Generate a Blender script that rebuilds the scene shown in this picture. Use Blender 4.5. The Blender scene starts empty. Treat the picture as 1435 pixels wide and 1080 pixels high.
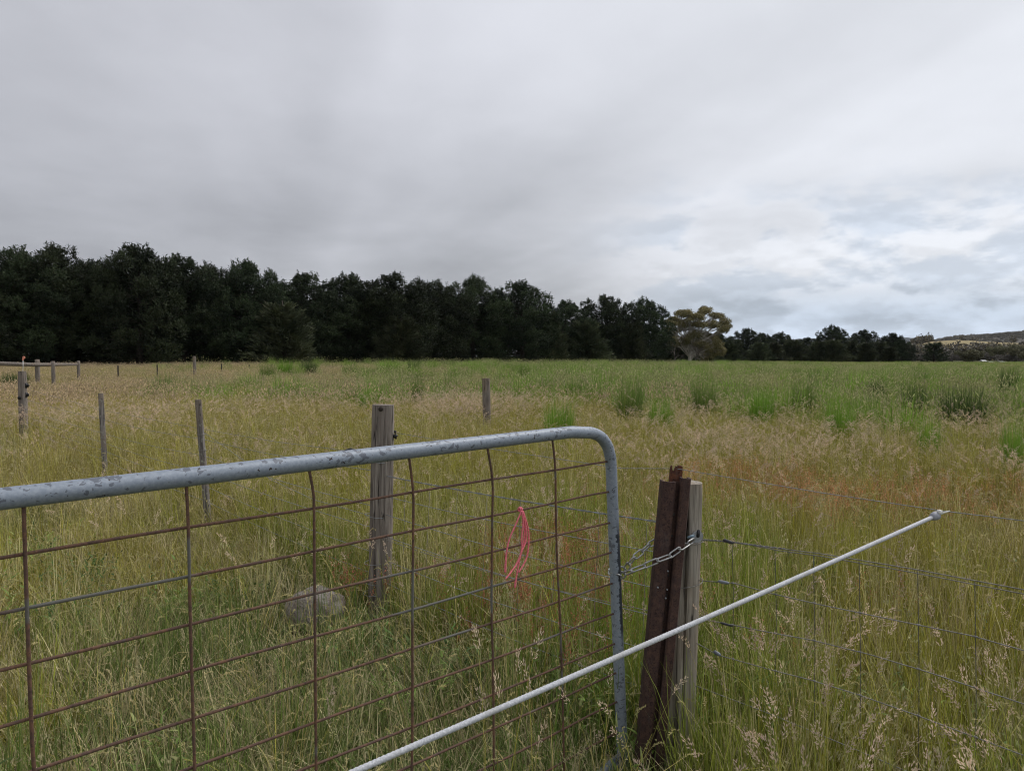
import bpy, math, random
import numpy as np
from mathutils import Vector, Matrix

random.seed(7)
RS = np.random.RandomState(11)
scene = bpy.context.scene
COL = scene.collection
R = math.radians

# ------------------------------------------------------------------ camera
F_PX, CX, CY, HORIZON, EYE = 1037.0, 717.5, 540.0, 499.0, 1.6
PITCH = -math.atan((CY - HORIZON) / F_PX)
cam_d = bpy.data.cameras.new('camera')
cam_d.sensor_fit = 'HORIZONTAL'
cam_d.angle = 2 * math.atan(717.5 / F_PX)
cam_d.clip_start, cam_d.clip_end = 0.05, 40000
cam = bpy.data.objects.new('camera', cam_d)
COL.objects.link(cam)
cam.location = (0, 0, EYE)
cam.rotation_euler = (R(90) + PITCH, 0, 0)
scene.camera = cam
CF = Vector((0, math.cos(PITCH), math.sin(PITCH)))
CU = Vector((0, -math.sin(PITCH), math.cos(PITCH)))
CO = Vector((0, 0, EYE))


def ray(px, py):
    return CF + Vector(((px - CX) / F_PX, 0, 0)) + CU * ((CY - py) / F_PX)


def at(px, py, depth):
    """world point on the line of sight of a pixel, at a given distance along y"""
    d = ray(px, py)
    return CO + d * (depth / d.y)


def on_plane(px, py, p0, n):
    d = ray(px, py)
    return CO + d * ((p0 - CO).dot(n) / d.dot(n))


# ------------------------------------------------------------------ noise
_T = np.random.RandomState(3).rand(256, 256)


def vnoise(x, y, s, off=0.0):
    x = np.asarray(x, float) / s + 37.3 + off
    y = np.asarray(y, float) / s + 91.7 - off * 1.7
    xi, yi = np.floor(x).astype(int), np.floor(y).astype(int)
    fx, fy = x - xi, y - yi
    fx, fy = fx * fx * (3 - 2 * fx), fy * fy * (3 - 2 * fy)
    a = _T[xi % 256, yi % 256]; b = _T[(xi + 1) % 256, yi % 256]
    c = _T[xi % 256, (yi + 1) % 256]; d = _T[(xi + 1) % 256, (yi + 1) % 256]
    return (a * (1 - fx) + b * fx) * (1 - fy) + (c * (1 - fx) + d * fx) * fy


def fbm(x, y, s, off=0.0):
    return (vnoise(x, y, s, off) + .5 * vnoise(x, y, s / 2.1, off + 5) + .25 * vnoise(x, y, s / 4.3, off + 9)) / 1.75


def sstep(a, b, x):
    t = np.clip((np.asarray(x, float) - a) / (b - a), 0, 1)
    return t * t * (3 - 2 * t)


def gz(x, y):
    x = np.asarray(x, float); y = np.asarray(y, float)
    r = np.hypot(x, y)
    az = np.degrees(np.arctan2(x, y))
    A = np.interp(az, [-180, -75, -40, -20, 5, 12, 25, 40, 75, 180], [0, .35, .48, .48, .14, .0, -.42, -.5, -.3, 0])
    return A * sstep(32, 68, r) + .05 * (fbm(x, y, 3.1, 2) - .5) * sstep(.5, 4, r)


def g1(x, y):
    return float(gz(np.array([x]), np.array([y]))[0])


# ------------------------------------------------------------------ materials
def srgb(r, g, b):
    def f(c):
        c /= 255
        return c / 12.92 if c <= .04045 else ((c + .055) / 1.055) ** 2.4
    return (f(r), f(g), f(b))


class NT:
    def __init__(s, tree):
        s.t = tree; s.n = tree.nodes; s.l = tree.links

    def node(s, typ, **kw):
        n = s.n.new(typ)
        for k, v in kw.items():
            setattr(n, k, v)
        return n

    def set(s, sock, v):
        if hasattr(v, 'is_output') or isinstance(v, bpy.types.NodeSocket):
            s.l.new(v, sock)
        else:
            if isinstance(v, (tuple, list)) and len(v) == 3 and sock.type == 'RGBA':
                v = (*v, 1)
            sock.default_value = v

    def math(s, op, a, b=0.0, c=None, clamp=False):
        n = s.node('ShaderNodeMath', operation=op); n.use_clamp = clamp
        s.set(n.inputs[0], a); s.set(n.inputs[1], b)
        if c is not None: s.set(n.inputs[2], c)
        return n.outputs[0]

    def mix(s, f, a, b, blend='MIX'):
        n = s.node('ShaderNodeMix', data_type='RGBA', blend_type=blend)
        s.set(n.inputs[0], f); s.set(n.inputs[6], a); s.set(n.inputs[7], b)
        return n.outputs[2]

    def noise(s, vec, scale, detail=4, rough=.55, dist=0.0):
        n = s.node('ShaderNodeTexNoise')
        if vec is not None: s.l.new(vec, n.inputs['Vector'])
        s.set(n.inputs['Scale'], scale); n.inputs['Detail'].default_value = detail
        n.inputs['Roughness'].default_value = rough; n.inputs['Distortion'].default_value = dist
        return n.outputs['Fac']

    def ramp(s, x, a, b):
        n = s.node('ShaderNodeMapRange'); n.interpolation_type = 'SMOOTHSTEP'
        s.set(n.inputs[0], x); n.inputs[1].default_value = a; n.inputs[2].default_value = b
        return n.outputs[0]

    def vscale(s, vec, v, loc=(0, 0, 0)):
        n = s.node('ShaderNodeMapping'); s.l.new(vec, n.inputs[0])
        n.inputs['Scale'].default_value = v; n.inputs['Location'].default_value = loc
        return n.outputs[0]


def new_mat(name):
    m = bpy.data.materials.new(name); m.use_nodes = True
    nt = NT(m.node_tree); nt.n.clear()
    out = nt.node('ShaderNodeOutputMaterial')
    return m, nt, out


def principled(nt, out, color, rough=.7, metal=0.0, spec=.3, bump=None, bstr=.3, bdist=.002):
    p = nt.node('ShaderNodeBsdfPrincipled')
    nt.set(p.inputs['Base Color'], color); nt.set(p.inputs['Roughness'], rough); nt.set(p.inputs['Metallic'], metal)
    p.inputs['Specular IOR Level'].default_value = spec
    if bump is not None:
        b = nt.node('ShaderNodeBump'); b.inputs['Strength'].default_value = bstr; b.inputs['Distance'].default_value = bdist
        nt.set(b.inputs['Height'], bump); nt.l.new(b.outputs[0], p.inputs['Normal'])
    nt.l.new(p.outputs[0], out.inputs[0])
    return p


def obj_coord(nt):
    return nt.node('ShaderNodeTexCoord').outputs['Object']


def mat_wood(name, light, dark, lichen=0.0, scale=1.0, warm=None):
    m, nt, out = new_mat(name)
    co = obj_coord(nt)
    gr = nt.noise(nt.vscale(co, (60 * scale, 60 * scale, 3.0)), 1, 6, .65, .6)
    fine = nt.noise(nt.vscale(co, (220, 220, 9)), 1, 3, .6)
    big = nt.noise(nt.vscale(co, (7, 7, 3), (3, 1, 5)), 1, 3, .5)
    c = nt.mix(nt.ramp(gr, .33, .68), dark, light)
    c = nt.mix(nt.math('MULTIPLY', nt.ramp(fine, .52, .75), .5), c, tuple(v * .35 for v in dark))
    w = warm or tuple(v * k for v, k in zip(light, (.72, .62, .52)))
    c = nt.mix(nt.math('MULTIPLY', nt.ramp(big, .42, .7), .65), c, w)
    crack = nt.noise(nt.vscale(co, (46 * scale, 46 * scale, .9), (9, 4, 0)), 1, 2, .4, .35)
    cr = nt.ramp(nt.math('ABSOLUTE', nt.math('SUBTRACT', crack, .5)), .016, .004)
    c = nt.mix(nt.math('MULTIPLY', cr, .8), c, tuple(v * .12 for v in dark))
    if lichen:
        li = nt.noise(nt.vscale(co, (38, 38, 30)), 1, 4, .6)
        c = nt.mix(nt.math('MULTIPLY', nt.ramp(li, .58, .66), lichen), c, (.38, .40, .33))
    h = nt.math('SUBTRACT', nt.math('ADD', gr, nt.math('MULTIPLY', fine, .5)), nt.math('MULTIPLY', cr, 1.2))
    principled(nt, out, c, .85, 0, .2, h, .7, .004)
    return m


def mat_rust(name, base=(.060, .036, .032), hi=(.108, .060, .045), lo=(.020, .013, .013), galv=None, gamt=.0):
    m, nt, out = new_mat(name)
    co = obj_coord(nt)
    a = nt.noise(co, 35, 6, .7)
    b = nt.noise(co, 160, 4, .65)
    s = nt.noise(nt.vscale(co, (40, 40, 5), (2, 7, 1)), 1, 4, .6)
    c = nt.mix(nt.ramp(a, .38, .7), base, hi)
    c = nt.mix(nt.math('MULTIPLY', nt.ramp(b, .52, .64), .75), c, lo)
    c = nt.mix(nt.math('MULTIPLY', nt.ramp(s, .55, .75), .5), c, (.10, .085, .085))
    if galv:
        g = nt.noise(nt.vscale(co, (2.2, 2.2, 7.5)), 1, 2, .5)
        c = nt.mix(nt.ramp(g, .5 + gamt, .56 + gamt), c, galv)
    principled(nt, out, c, .82, 0, .25, nt.math('ADD', b, nt.math('MULTIPLY', a, .6)), .6, .003)
    return m


def mat_simple(name, col, rough=.6, metal=0.0, var=.25, scale=40, spec=.4, bump=.15):
    m, nt, out = new_mat(name)
    co = obj_coord(nt)
    a = nt.noise(co, scale, 5, .6)
    c = nt.mix(nt.ramp(a, .3, .75), tuple(v * (1 - var) for v in col), tuple(min(1, v * (1 + var)) for v in col))
    principled(nt, out, c, rough, metal, spec, a, bump, .002)
    return m


def mat_pipe():
    m, nt, out = new_mat('weathered_galvanised_pipe')
    co = obj_coord(nt)
    geo = nt.node('ShaderNodeNewGeometry')
    n1 = nt.noise(nt.vscale(co, (48, 48, 75)), 1, 3, .55, .5)
    n2 = nt.noise(nt.vscale(co, (9, 9, 14), (4, 4, 4)), 1, 3, .5)
    n3 = nt.noise(co, 130, 4, .6)
    thr = nt.math('ADD', n1, nt.math('MULTIPLY', nt.math('SUBTRACT', n2, .5), .45))
    snp = nt.node('ShaderNodeSeparateXYZ'); nt.l.new(geo.outputs['Normal'], snp.inputs[0])
    thr = nt.math('ADD', thr, nt.math('MULTIPLY', nt.math('SUBTRACT', snp.outputs['Z'], .3), .045))
    pat = nt.ramp(thr, .585, .61)
    base = nt.mix(nt.ramp(n3, .3, .75), (.215, .25, .30), (.29, .325, .375))
    c = nt.mix(nt.math('MULTIPLY', pat, .85), base, (.105, .115, .14))
    # end upright darker along one side over part of its height, noisy edge
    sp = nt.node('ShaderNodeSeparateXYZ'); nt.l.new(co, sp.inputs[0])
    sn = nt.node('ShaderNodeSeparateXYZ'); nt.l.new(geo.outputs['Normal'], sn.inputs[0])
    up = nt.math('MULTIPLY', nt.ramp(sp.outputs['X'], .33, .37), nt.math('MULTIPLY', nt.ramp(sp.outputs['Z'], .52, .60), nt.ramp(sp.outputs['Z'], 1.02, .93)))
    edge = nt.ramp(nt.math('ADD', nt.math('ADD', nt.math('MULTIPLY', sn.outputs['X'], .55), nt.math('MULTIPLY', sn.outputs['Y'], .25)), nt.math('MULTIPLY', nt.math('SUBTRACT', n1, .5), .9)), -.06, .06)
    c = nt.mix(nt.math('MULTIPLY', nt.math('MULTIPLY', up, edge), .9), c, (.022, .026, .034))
    spots = nt.ramp(nt.noise(co, 75, 2, .5), .70, .73)
    c = nt.mix(spots, c, (.04, .03, .028))
    principled(nt, out, c, .5, .15, .4, nt.math('ADD', n3, nt.math('MULTIPLY', pat, -.5)), .25, .001)
    return m


def mat_blade(name, tint=None, translucent=.3, attr='tint', vlo=.6, vhi=1.4, alt=(.5, .4, .2), altamt=.25):
    """grass / leaf: colour from the plant's own tint, each blade a little different"""
    m, nt, out = new_mat(name)
    if tint is None:
        a = nt.node('ShaderNodeAttribute', attribute_type='INSTANCER', attribute_name=attr)
        col = a.outputs['Color']
    else:
        rg = nt.node('ShaderNodeRGB'); rg.outputs[0].default_value = (*tint, 1); col = rg.outputs[0]
    v = nt.node('ShaderNodeAttribute', attribute_type='GEOMETRY', attribute_name='var').outputs['Fac']
    mr = nt.node('ShaderNodeMapRange'); nt.l.new(v, mr.inputs[0]); mr.inputs[3].default_value = vlo; mr.inputs[4].default_value = vhi
    c = nt.mix(1.0, col, mr.outputs[0], 'MULTIPLY')
    w = nt.math('MULTIPLY', nt.ramp(nt.math('FRACT', nt.math('MULTIPLY', v, 7.31)), .60, .95), altamt)
    c = nt.mix(w, c, alt)
    p = nt.node('ShaderNodeBsdfPrincipled'); nt.l.new(c, p.inputs['Base Color'])
    p.inputs['Roughness'].default_value = .6; p.inputs['Specular IOR Level'].default_value = .2
    t = nt.node('ShaderNodeBsdfTranslucent'); nt.l.new(c, t.inputs[0])
    mx = nt.node('ShaderNodeMixShader'); mx.inputs[0].default_value = translucent
    nt.l.new(p.outputs[0], mx.inputs[1]); nt.l.new(t.outputs[0], mx.inputs[2]); nt.l.new(mx.outputs[0], out.inputs[0])
    return m


# ------------------------------------------------------------------ mesh building
class MB:
    def __init__(s):
        s.v = []; s.f = []; s.m = []; s.a = []

    def add(s, verts, faces, mat=0, var=.5):
        o = len(s.v)
        s.v.extend(verts)
        for f in faces:
            s.f.append(tuple(i + o for i in f)); s.m.append(mat); s.a.append(var)

    def box(s, c, size, rot=None, mat=0, var=.5):
        c = Vector(c); sx, sy, sz = (v / 2 for v in size)
        vs = [Vector((x * sx, y * sy, z * sz)) for x in (-1, 1) for y in (-1, 1) for z in (-1, 1)]
        if rot is not None: vs = [rot @ v for v in vs]
        s.add([tuple(c + v) for v in vs], [(0, 1, 3, 2), (4, 6, 7, 5), (0, 4, 5, 1), (2, 3, 7, 6), (0, 2, 6, 4), (1, 5, 7, 3)], mat, var)

    def tube(s, pts, rad, segs=10, mat=0, var=.5, closed=False):
        pts = [Vector(p) for p in pts]; n = len(pts)
        rads = rad if isinstance(rad, (list, tuple)) else [rad] * n
        tan = []
        for i in range(n):
            a = pts[(i - 1) % n] if closed or i > 0 else pts[0]
            b = pts[(i + 1) % n] if closed or i < n - 1 else pts[-1]
            t = b - a
            tan.append(t.normalized() if t.length > 1e-9 else Vector((0, 0, 1)))
        ref = Vector((0, 0, 1)) if abs(tan[0].z) < .9 else Vector((1, 0, 0))
        u = tan[0].cross(ref).normalized()
        vs = []
        for i in range(n):
            u = (u - tan[i] * u.dot(tan[i])).normalized()
            w = tan[i].cross(u)
            for k in range(segs):
                an = 2 * math.pi * k / segs
                vs.append(tuple(pts[i] + (u * math.cos(an) + w * math.sin(an)) * rads[i]))
        fs = []
        for i in range(n if closed else n - 1):
            j = (i + 1) % n
            for k in range(segs):
                l = (k + 1) % segs
                fs.append((i * segs + k, i * segs + l, j * segs + l, j * segs + k))
        if not closed:
            fs.append(tuple(range(segs - 1, -1, -1))); fs.append(tuple((n - 1) * segs + k for k in range(segs)))
        s.add(vs, fs, mat, var)

    def prism(s, poly, axis_pts, ux, uy, mat=0, var=.5):
        """extrude a 2-D outline along axis points"""
        n = len(poly); vs = []
        for p in axis_pts:
            for a, b in poly:
                vs.append(tuple(Vector(p) + ux * a + uy * b))
        fs = []
        for i in range(len(axis_pts) - 1):
            for k in range(n):
                l = (k + 1) % n
                fs.append((i * n + k, i * n + l, (i + 1) * n + l, (i + 1) * n + k))
        fs.append(tuple(range(n - 1, -1, -1))); fs.append(tuple((len(axis_pts) - 1) * n + k for k in range(n)))
        s.add(vs, fs, mat, var)

    def mesh(s, name, mats, smooth=True, origin=(0, 0, 0)):
        me = bpy.data.meshes.new(name)
        o = np.array(origin, float)
        v = np.array([tuple(p) for p in s.v], float) - o
        me.from_pydata(v.tolist(), [], s.f)
        for m in (mats if isinstance(mats, (list, tuple)) else [mats]): me.materials.append(m)
        me.polygons.foreach_set('material_index', np.array(s.m, np.int32))
        me.polygons.foreach_set('use_smooth', np.full(len(s.f), smooth))
        at_ = me.attributes.new('var', 'FLOAT', 'FACE'); at_.data.foreach_set('value', np.array(s.a, np.float32))
        me.update()
        return me

    def build(s, name, mats, parent=None, smooth=True, origin=None):
        o_ = origin if origin is not None else (tuple(parent.location) if parent is not None else (0, 0, 0))
        ob = bpy.data.objects.new(name, s.mesh(name, mats, smooth, o_))
        COL.objects.link(ob)
        if parent is not None: ob.parent = parent
        else: ob.location = o_
        return ob


def tag(o, label=None, cat=None, group=None, kind=None):
    if label: o['label'] = label
    if cat: o['category'] = cat
    if group: o['group'] = group
    if kind: o['kind'] = kind
    return o


def thing(name, label, cat, loc=(0, 0, 0), group=None):
    o = bpy.data.objects.new(name, None); COL.objects.link(o); o.location = loc
    o.empty_display_size = .1
    return tag(o, label, cat, group)


def smooth_path(pts, sub=6):
    pts = [Vector(p) for p in pts]; out = []
    for i in range(len(pts) - 1):
        p0 = pts[max(i - 1, 0)]; p1 = pts[i]; p2 = pts[i + 1]; p3 = pts[min(i + 2, len(pts) - 1)]
        for k in range(sub):
            t = k / sub
            out.append(.5 * ((2 * p1) + (p2 - p0) * t + (2 * p0 - 5 * p1 + 4 * p2 - p3) * t * t + (3 * p1 - p0 - 3 * p2 + p3) * t ** 3))
    out.append(pts[-1])
    return out


# ------------------------------------------------------------------ sky and light
SUN_EL, SUN_AZ = 48, 55           # azimuth clockwise from the view direction
world = bpy.data.worlds.new('World'); scene.world = world; world.use_nodes = True
nt = NT(world.node_tree); nt.n.clear()
wout = nt.node('ShaderNodeOutputWorld'); bg = nt.node('ShaderNodeBackground'); bg.inputs[1].default_value = .1
nt.l.new(bg.outputs[0], wout.inputs[0])
sky = nt.node('ShaderNodeTexSky'); sky.sky_type = 'NISHITA'; sky.sun_disc = False
sky.sun_elevation = R(SUN_EL); sky.sun_rotation = R(SUN_AZ)
dirv = nt.node('ShaderNodeTexCoord').outputs['Generated']
sp = nt.node('ShaderNodeSeparateXYZ'); nt.l.new(dirv, sp.inputs[0])
dx, dy, dz = sp.outputs
inv = nt.math('DIVIDE', 1.0, nt.math('ADD', nt.math('MAXIMUM', dz, 0.0), .10))
cb = nt.node('ShaderNodeCombineXYZ')
nt.l.new(nt.math('MULTIPLY', dx, inv), cb.inputs[0]); nt.l.new(nt.math('MULTIPLY', dy, inv), cb.inputs[1])
P = cb.outputs[0]                                             # position on the cloud layer
sP = nt.node('ShaderNodeSeparateXYZ'); nt.l.new(P, sP.inputs[0])
rc = nt.node('ShaderNodeCombineXYZ')                                                  # along and across the rolls of the deck
nt.l.new(nt.math('ADD', nt.math('MULTIPLY', sP.outputs[0], 1.05), nt.math('MULTIPLY', sP.outputs[1], .40)), rc.inputs[0])
nt.l.new(nt.math('ADD', nt.math('MULTIPLY', sP.outputs[0], -.12), nt.math('MULTIPLY', sP.outputs[1], .24)), rc.inputs[1])
rc.inputs[2].default_value = 22.1
n_big = nt.noise(rc.outputs[0], .9, 3, .45, .2)                                     # long rolls of the cloud deck
n_mid = nt.noise(nt.vscale(P, (.9, .7, 1), (3.1, 1.2, 0)), 1.5, 7, .56, .15)
n_low = nt.noise(nt.vscale(dirv, (6.5, 6.5, 16.0), (1.9, 2.6, .7)), 1.0, 9, .54, .1)  # heaped clouds near the horizon
n_lo2 = nt.noise(nt.vscale(dirv, (6.5, 6.5, 16.0), (1.9, 2.6, .86)), 1.0, 5, .54, .1)  # the same heap a little lower: its shaded base
el = nt.math('MULTIPLY', nt.math('ARCSINE', dz), 57.2958)
az = nt.math('MULTIPLY', nt.math('ARCTAN2', dx, dy), 57.2958)
right = nt.ramp(nt.math('ADD', az, nt.math('ADD', nt.math('MULTIPLY', nt.math('SUBTRACT', n_big, .5), 80), nt.math('MULTIPLY', el, .3))), -22, 48)
v = nt.math('ADD', nt.math('MULTIPLY', right, .19), .475)
v = nt.math('ADD', v, nt.math('MULTIPLY', nt.math('SUBTRACT', n_mid, .5), .21))
v = nt.math('ADD', v, nt.math('MULTIPLY', nt.math('SUBTRACT', n_big, .5), .24))
v = nt.math('SUBTRACT', v, nt.math('MULTIPLY', nt.math('MULTIPLY', nt.ramp(el, 22, 7), nt.ramp(az, 18, 0)), .12))   # darker base of the deck over the trees
lowm = nt.math('MULTIPLY', nt.ramp(nt.math('ADD', el, nt.math('MULTIPLY', nt.math('SUBTRACT', n_low, .5), 12)), 13, 8), nt.ramp(az, 2, 16))
puff = nt.ramp(n_low, .45, .55)
shade = nt.ramp(nt.math('SUBTRACT', n_low, n_lo2), -.07, .07)
hv = nt.math('ADD', nt.math('ADD', .49, nt.math('MULTIPLY', puff, .11)), nt.math('MULTIPLY', shade, .11))
hv = nt.math('ADD', hv, nt.math('MULTIPLY', nt.ramp(az, 0, 34), .05))
mxv = nt.node('ShaderNodeMix', data_type='FLOAT'); nt.set(mxv.inputs[0], nt.math('MULTIPLY', lowm, .9)); nt.set(mxv.inputs[2], v); nt.set(mxv.inputs[3], hv)
v = mxv.outputs[0]
band = nt.math('MULTIPLY', nt.math('MULTIPLY', nt.ramp(el, 5.6, 4.2), nt.ramp(el, 1.4, 2.6)), nt.ramp(az, 2, 18))
v = nt.math('SUBTRACT', v, nt.math('MULTIPLY', band, .13))
v = nt.math('MAXIMUM', v, .22)
tintc = nt.mix(nt.ramp(az, -25, 30), (.965, .98, 1.06), (.96, .985, 1.045))
tintc = nt.mix(nt.math('MULTIPLY', lowm, nt.math('SUBTRACT', 1.0, puff)), tintc, (.89, .97, 1.10))
tintc = nt.mix(nt.math('MULTIPLY', nt.ramp(el, 6, 2.5), nt.ramp(az, 4, 22)), tintc, (.84, .965, 1.15))
cl = nt.mix(1.0, tintc, v, 'MULTIPLY')
cl10 = nt.node('ShaderNodeVectorMath', operation='SCALE'); nt.l.new(cl, cl10.inputs[0]); cl10.inputs['Scale'].default_value = 10.4
nt.l.new(nt.mix(.95, sky.outputs[0], cl10.outputs[0]), bg.inputs[0])
sun_d = bpy.data.lights.new('sun', 'SUN'); sun_d.energy = 1.5; sun_d.angle = R(25); sun_d.color = (1, .96, .9)
sun = bpy.data.objects.new('sun', sun_d); COL.objects.link(sun)
sd = Vector((math.sin(R(SUN_AZ)) * math.cos(R(SUN_EL)), math.cos(R(SUN_AZ)) * math.cos(R(SUN_EL)), math.sin(R(SUN_EL))))
sun.rotation_euler = sd.to_track_quat('Z', 'Y').to_euler()

scene.view_settings.view_transform = 'Standard'; scene.view_settings.look = 'None'
scene.view_settings.exposure = 0.30; scene.view_settings.gamma = 1.0
scene.render.engine = 'CYCLES'
scene.cycles.max_bounces = 6; scene.cycles.diffuse_bounces = 3; scene.cycles.transmission_bounces = 3
scene.cycles.use_denoising = True
scene.cycles.pixel_filter_type = 'BLACKMAN_HARRIS'; scene.cycles.filter_width = 1.1

# ------------------------------------------------------------------ ground and hills
rr = np.concatenate([[0], np.geomspace(.3, 9000, 150)])
na = 240
V = [(0, 0, g1(0, 0))]; Fc = []
for r in rr[1:]:
    th = np.arange(na) / na * 2 * math.pi
    X, Y = r * np.sin(th), r * np.cos(th)
    V.extend(zip(X.tolist(), Y.tolist(), gz(X, Y).tolist()))
for k in range(na): Fc.append((0, 1 + (k + 1) % na, 1 + k))
for i in range(len(rr) - 2):
    a, b = 1 + i * na, 1 + (i + 1) * na
    for k in range(na):
        l = (k + 1) % na
        Fc.append((a + k, a + l, b + l, b + k))
m_ground, nt, out = new_mat('paddock_soil_and_thatch')
co = nt.node('ShaderNodeTexCoord').outputs['Object']
a = nt.noise(co, 4, 8, .7); b = nt.noise(co, .12, 4, .55); c3 = nt.noise(co, 60, 3, .7)
c = nt.mix(nt.ramp(a, .35, .65), (.035, .036, .014), (.085, .075, .03))
c = nt.mix(nt.math('MULTIPLY', nt.ramp(c3, .5, .7), .4), c, (.15, .12, .06))
c = nt.mix(nt.math('MULTIPLY', nt.ramp(b, .4, .6), .5), c, (.075, .10, .03))
principled(nt, out, c, .95, 0, .1, a, .8, .05)
mb = MB(); mb.add(V, Fc)
tag(mb.build('ground', m_ground), kind='structure')


def hill(name, prof, d0, d1, mat, bump=0.0, steep=.55):
    """a ridge of land: prof = (pixel x, pixel y of its skyline); rises from d0 to its crest and falls again to d1"""
    px = np.linspace(prof[0][0], prof[-1][0], 150)
    py = np.interp(px, [p[0] for p in prof], [p[1] for p in prof])
    crest = d0 + (d1 - d0) * steep
    vs, fs, nd = [], [], 26
    for i, (x, y) in enumerate(zip(px, py)):
        H = (HORIZON - y) / F_PX * crest + EYE
        H += bump * (fbm(np.array([x * 3.0]), np.array([d0]), 16, 4)[0] - .5)
        for j in range(nd):
            t = j / (nd - 1); d = d0 + (d1 - d0) * t
            s = math.sin(min(t / steep, 1) * math.pi / 2) if t < steep else math.cos((t - steep) / (1 - steep) * math.pi / 2)
            vs.append(((x - CX) / F_PX * d, d, -1.5 + (H + 1.5) * max(s, 0)))
    for i in range(len(px) - 1):
        for j in range(nd - 1):
            a = i * nd + j
            fs.append((a, a + nd, a + nd + 1, a + 1))
    m = MB(); m.add(vs, fs)
    return tag(m.build(name, mat), kind='structure')


def mat_land(name, c1, c2, c3, s):
    m, nt, out = new_mat(name)
    co = nt.node('ShaderNodeTexCoord').outputs['Object']
    a = nt.noise(co, s, 6, .6); b = nt.noise(co, s * .22, 3, .5)
    c = nt.mix(nt.ramp(a, .4, .62), c1, c2); c = nt.mix(nt.math('MULTIPLY', nt.ramp(b, .5, .62), .8), c, c3)
    principled(nt, out, c, .95, 0, .1)
    return m


m_tan = mat_land('dry_pasture', (.30, .235, .12), (.235, .20, .105), (.13, .13, .065), .012)
m_bush = mat_land('bushland', (.07, .066, .056), (.11, .10, .085), (.085, .08, .066), .02)
m_blue = mat_land('far_bushland', (.035, .04, .04), (.05, .055, .055), (.04, .045, .045), .004)
HILL_TAN = [(1190, 500), (1240, 493), (1275, 485), (1300, 480), (1340, 477.5), (1385, 480), (1435, 482), (1520, 482), (1640, 492), (1700, 500)]
HILL_BUSH = [(1270, 490), (1318, 477), (1345, 473), (1390, 471), (1435, 467), (1520, 461), (1640, 462), (1800, 475)]
HILL_BLUE = [(950, 488), (1030, 480), (1100, 476), (1180, 473), (1230, 473.5), (1270, 473), (1330, 477), (1400, 480), (1500, 486)]
hill('hill', HILL_TAN, 420, 1250, m_tan, .8)
hill('hill', HILL_BUSH, 1500, 3000, m_bush, 5)
hill('hill', HILL_BLUE, 4800, 7800, m_blue, 12)

# ------------------------------------------------------------------ posts
m_wood_pale = mat_wood('pale_grey_weathered_timber', (.41, .37, .31), (.19, .165, .135))
m_wood_brown = mat_wood('brown_grey_weathered_timber', (.33, .29, .25), (.11, .09, .078), warm=(.21, .175, .15))
m_wood_lichen = mat_wood('lichened_split_timber', (.29, .265, .245), (.10, .088, .08), lichen=.8)
m_wood_far = mat_wood('grey_yard_timber', (.30, .265, .23), (.12, .10, .088))
m_black = mat_simple('black_insulator_plastic', (.012, .012, .013), .45)
m_wire = mat_simple('dull_galvanised_wire', (.27, .29, .31), .5, .35, .3, 60)
m_wire_old = mat_simple('old_grey_wire', (.22, .21, .195), .65, .1, .35, 60)
m_chain = mat_simple('zinc_plated_chain', (.40, .40, .40), .4, .55, .35, 90)
m_plate = mat_simple('grey_galvanised_plate', (.35, .36, .38), .5, .3, .2, 70)
m_dark_metal = mat_simple('dark_metal', (.05, .05, .055), .5, .3)
m_peg = mat_simple('blue_grey_peg', (.22, .30, .36), .5)
m_strainer = mat_simple('grey_joiner', (.20, .22, .25), .5, .3)


def post_mesh(base, top, r0, r1, segs=40, rings=26, rough=.03, flat=0.0, notch=None, seed=0, crown=.004):
    """a round timber post from base to top: wavering radius, optional flat front and drying split"""
    rs = np.random.RandomState(seed); m = MB()
    base, top = Vector(base), Vector(top)
    ax = (top - base).normalized()
    ux = ax.cross(Vector((0, 1, 0))).normalized() * -1
    ux = Vector((1, 0, 0)) - ax * ax.x; ux.normalize(); uy = ax.cross(ux)
    ph = rs.rand(6) * 6.28
    vs, fs = [], []
    for i in range(rings + 1):
        t = i / rings
        p = base.lerp(top, t); rad = r0 + (r1 - r0) * t
        if i == rings: rad *= .96
        for k in range(segs):
            an = 2 * math.pi * k / segs
            q = 1 + rough * (math.sin(2 * an + ph[0] + t * .8) + .6 * math.sin(3 * an + ph[1] - t * 2) + .3 * math.sin(7 * an + ph[2] + 5 * t))
            if flat:
                fr = max(0, math.cos(an + math.pi / 2)); q *= 1 - flat * fr ** 3
            if notch:
                d = abs((an - notch[0] - .06 * math.sin(t * 5) + math.pi) % (2 * math.pi) - math.pi)
                q *= 1 - notch[1] * max(0, 1 - d / .075)
            vs.append(tuple(p + (ux * math.cos(an) + uy * math.sin(an)) * rad * q))
    for i in range(rings):
        for k in range(segs):
            l = (k + 1) % segs
            fs.append((i * segs + k, i * segs + l, (i + 1) * segs + l, (i + 1) * segs + k))
    n = len(vs); vs.append(tuple(top + ax * crown))
    for k in range(segs): fs.append((rings * segs + k, rings * segs + (k + 1) % segs, n))
    m.add(vs, fs)
    return m


def ring(m, c, r, w, tilt=0.0, segs=28):
    c = Vector(c)
    pts = [c + Vector((math.cos(a) * r, math.sin(a) * r, math.cos(a) * tilt)) for a in np.linspace(0, 2 * math.pi, segs, endpoint=False)]
    m.tube(pts, w, 6, closed=True)


def smooth_by_angle(o, deg=40):
    me = o.data
    try:
        me.set_sharp_from_angle(angle=R(deg))
    except Exception:
        pass
    return o


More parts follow.
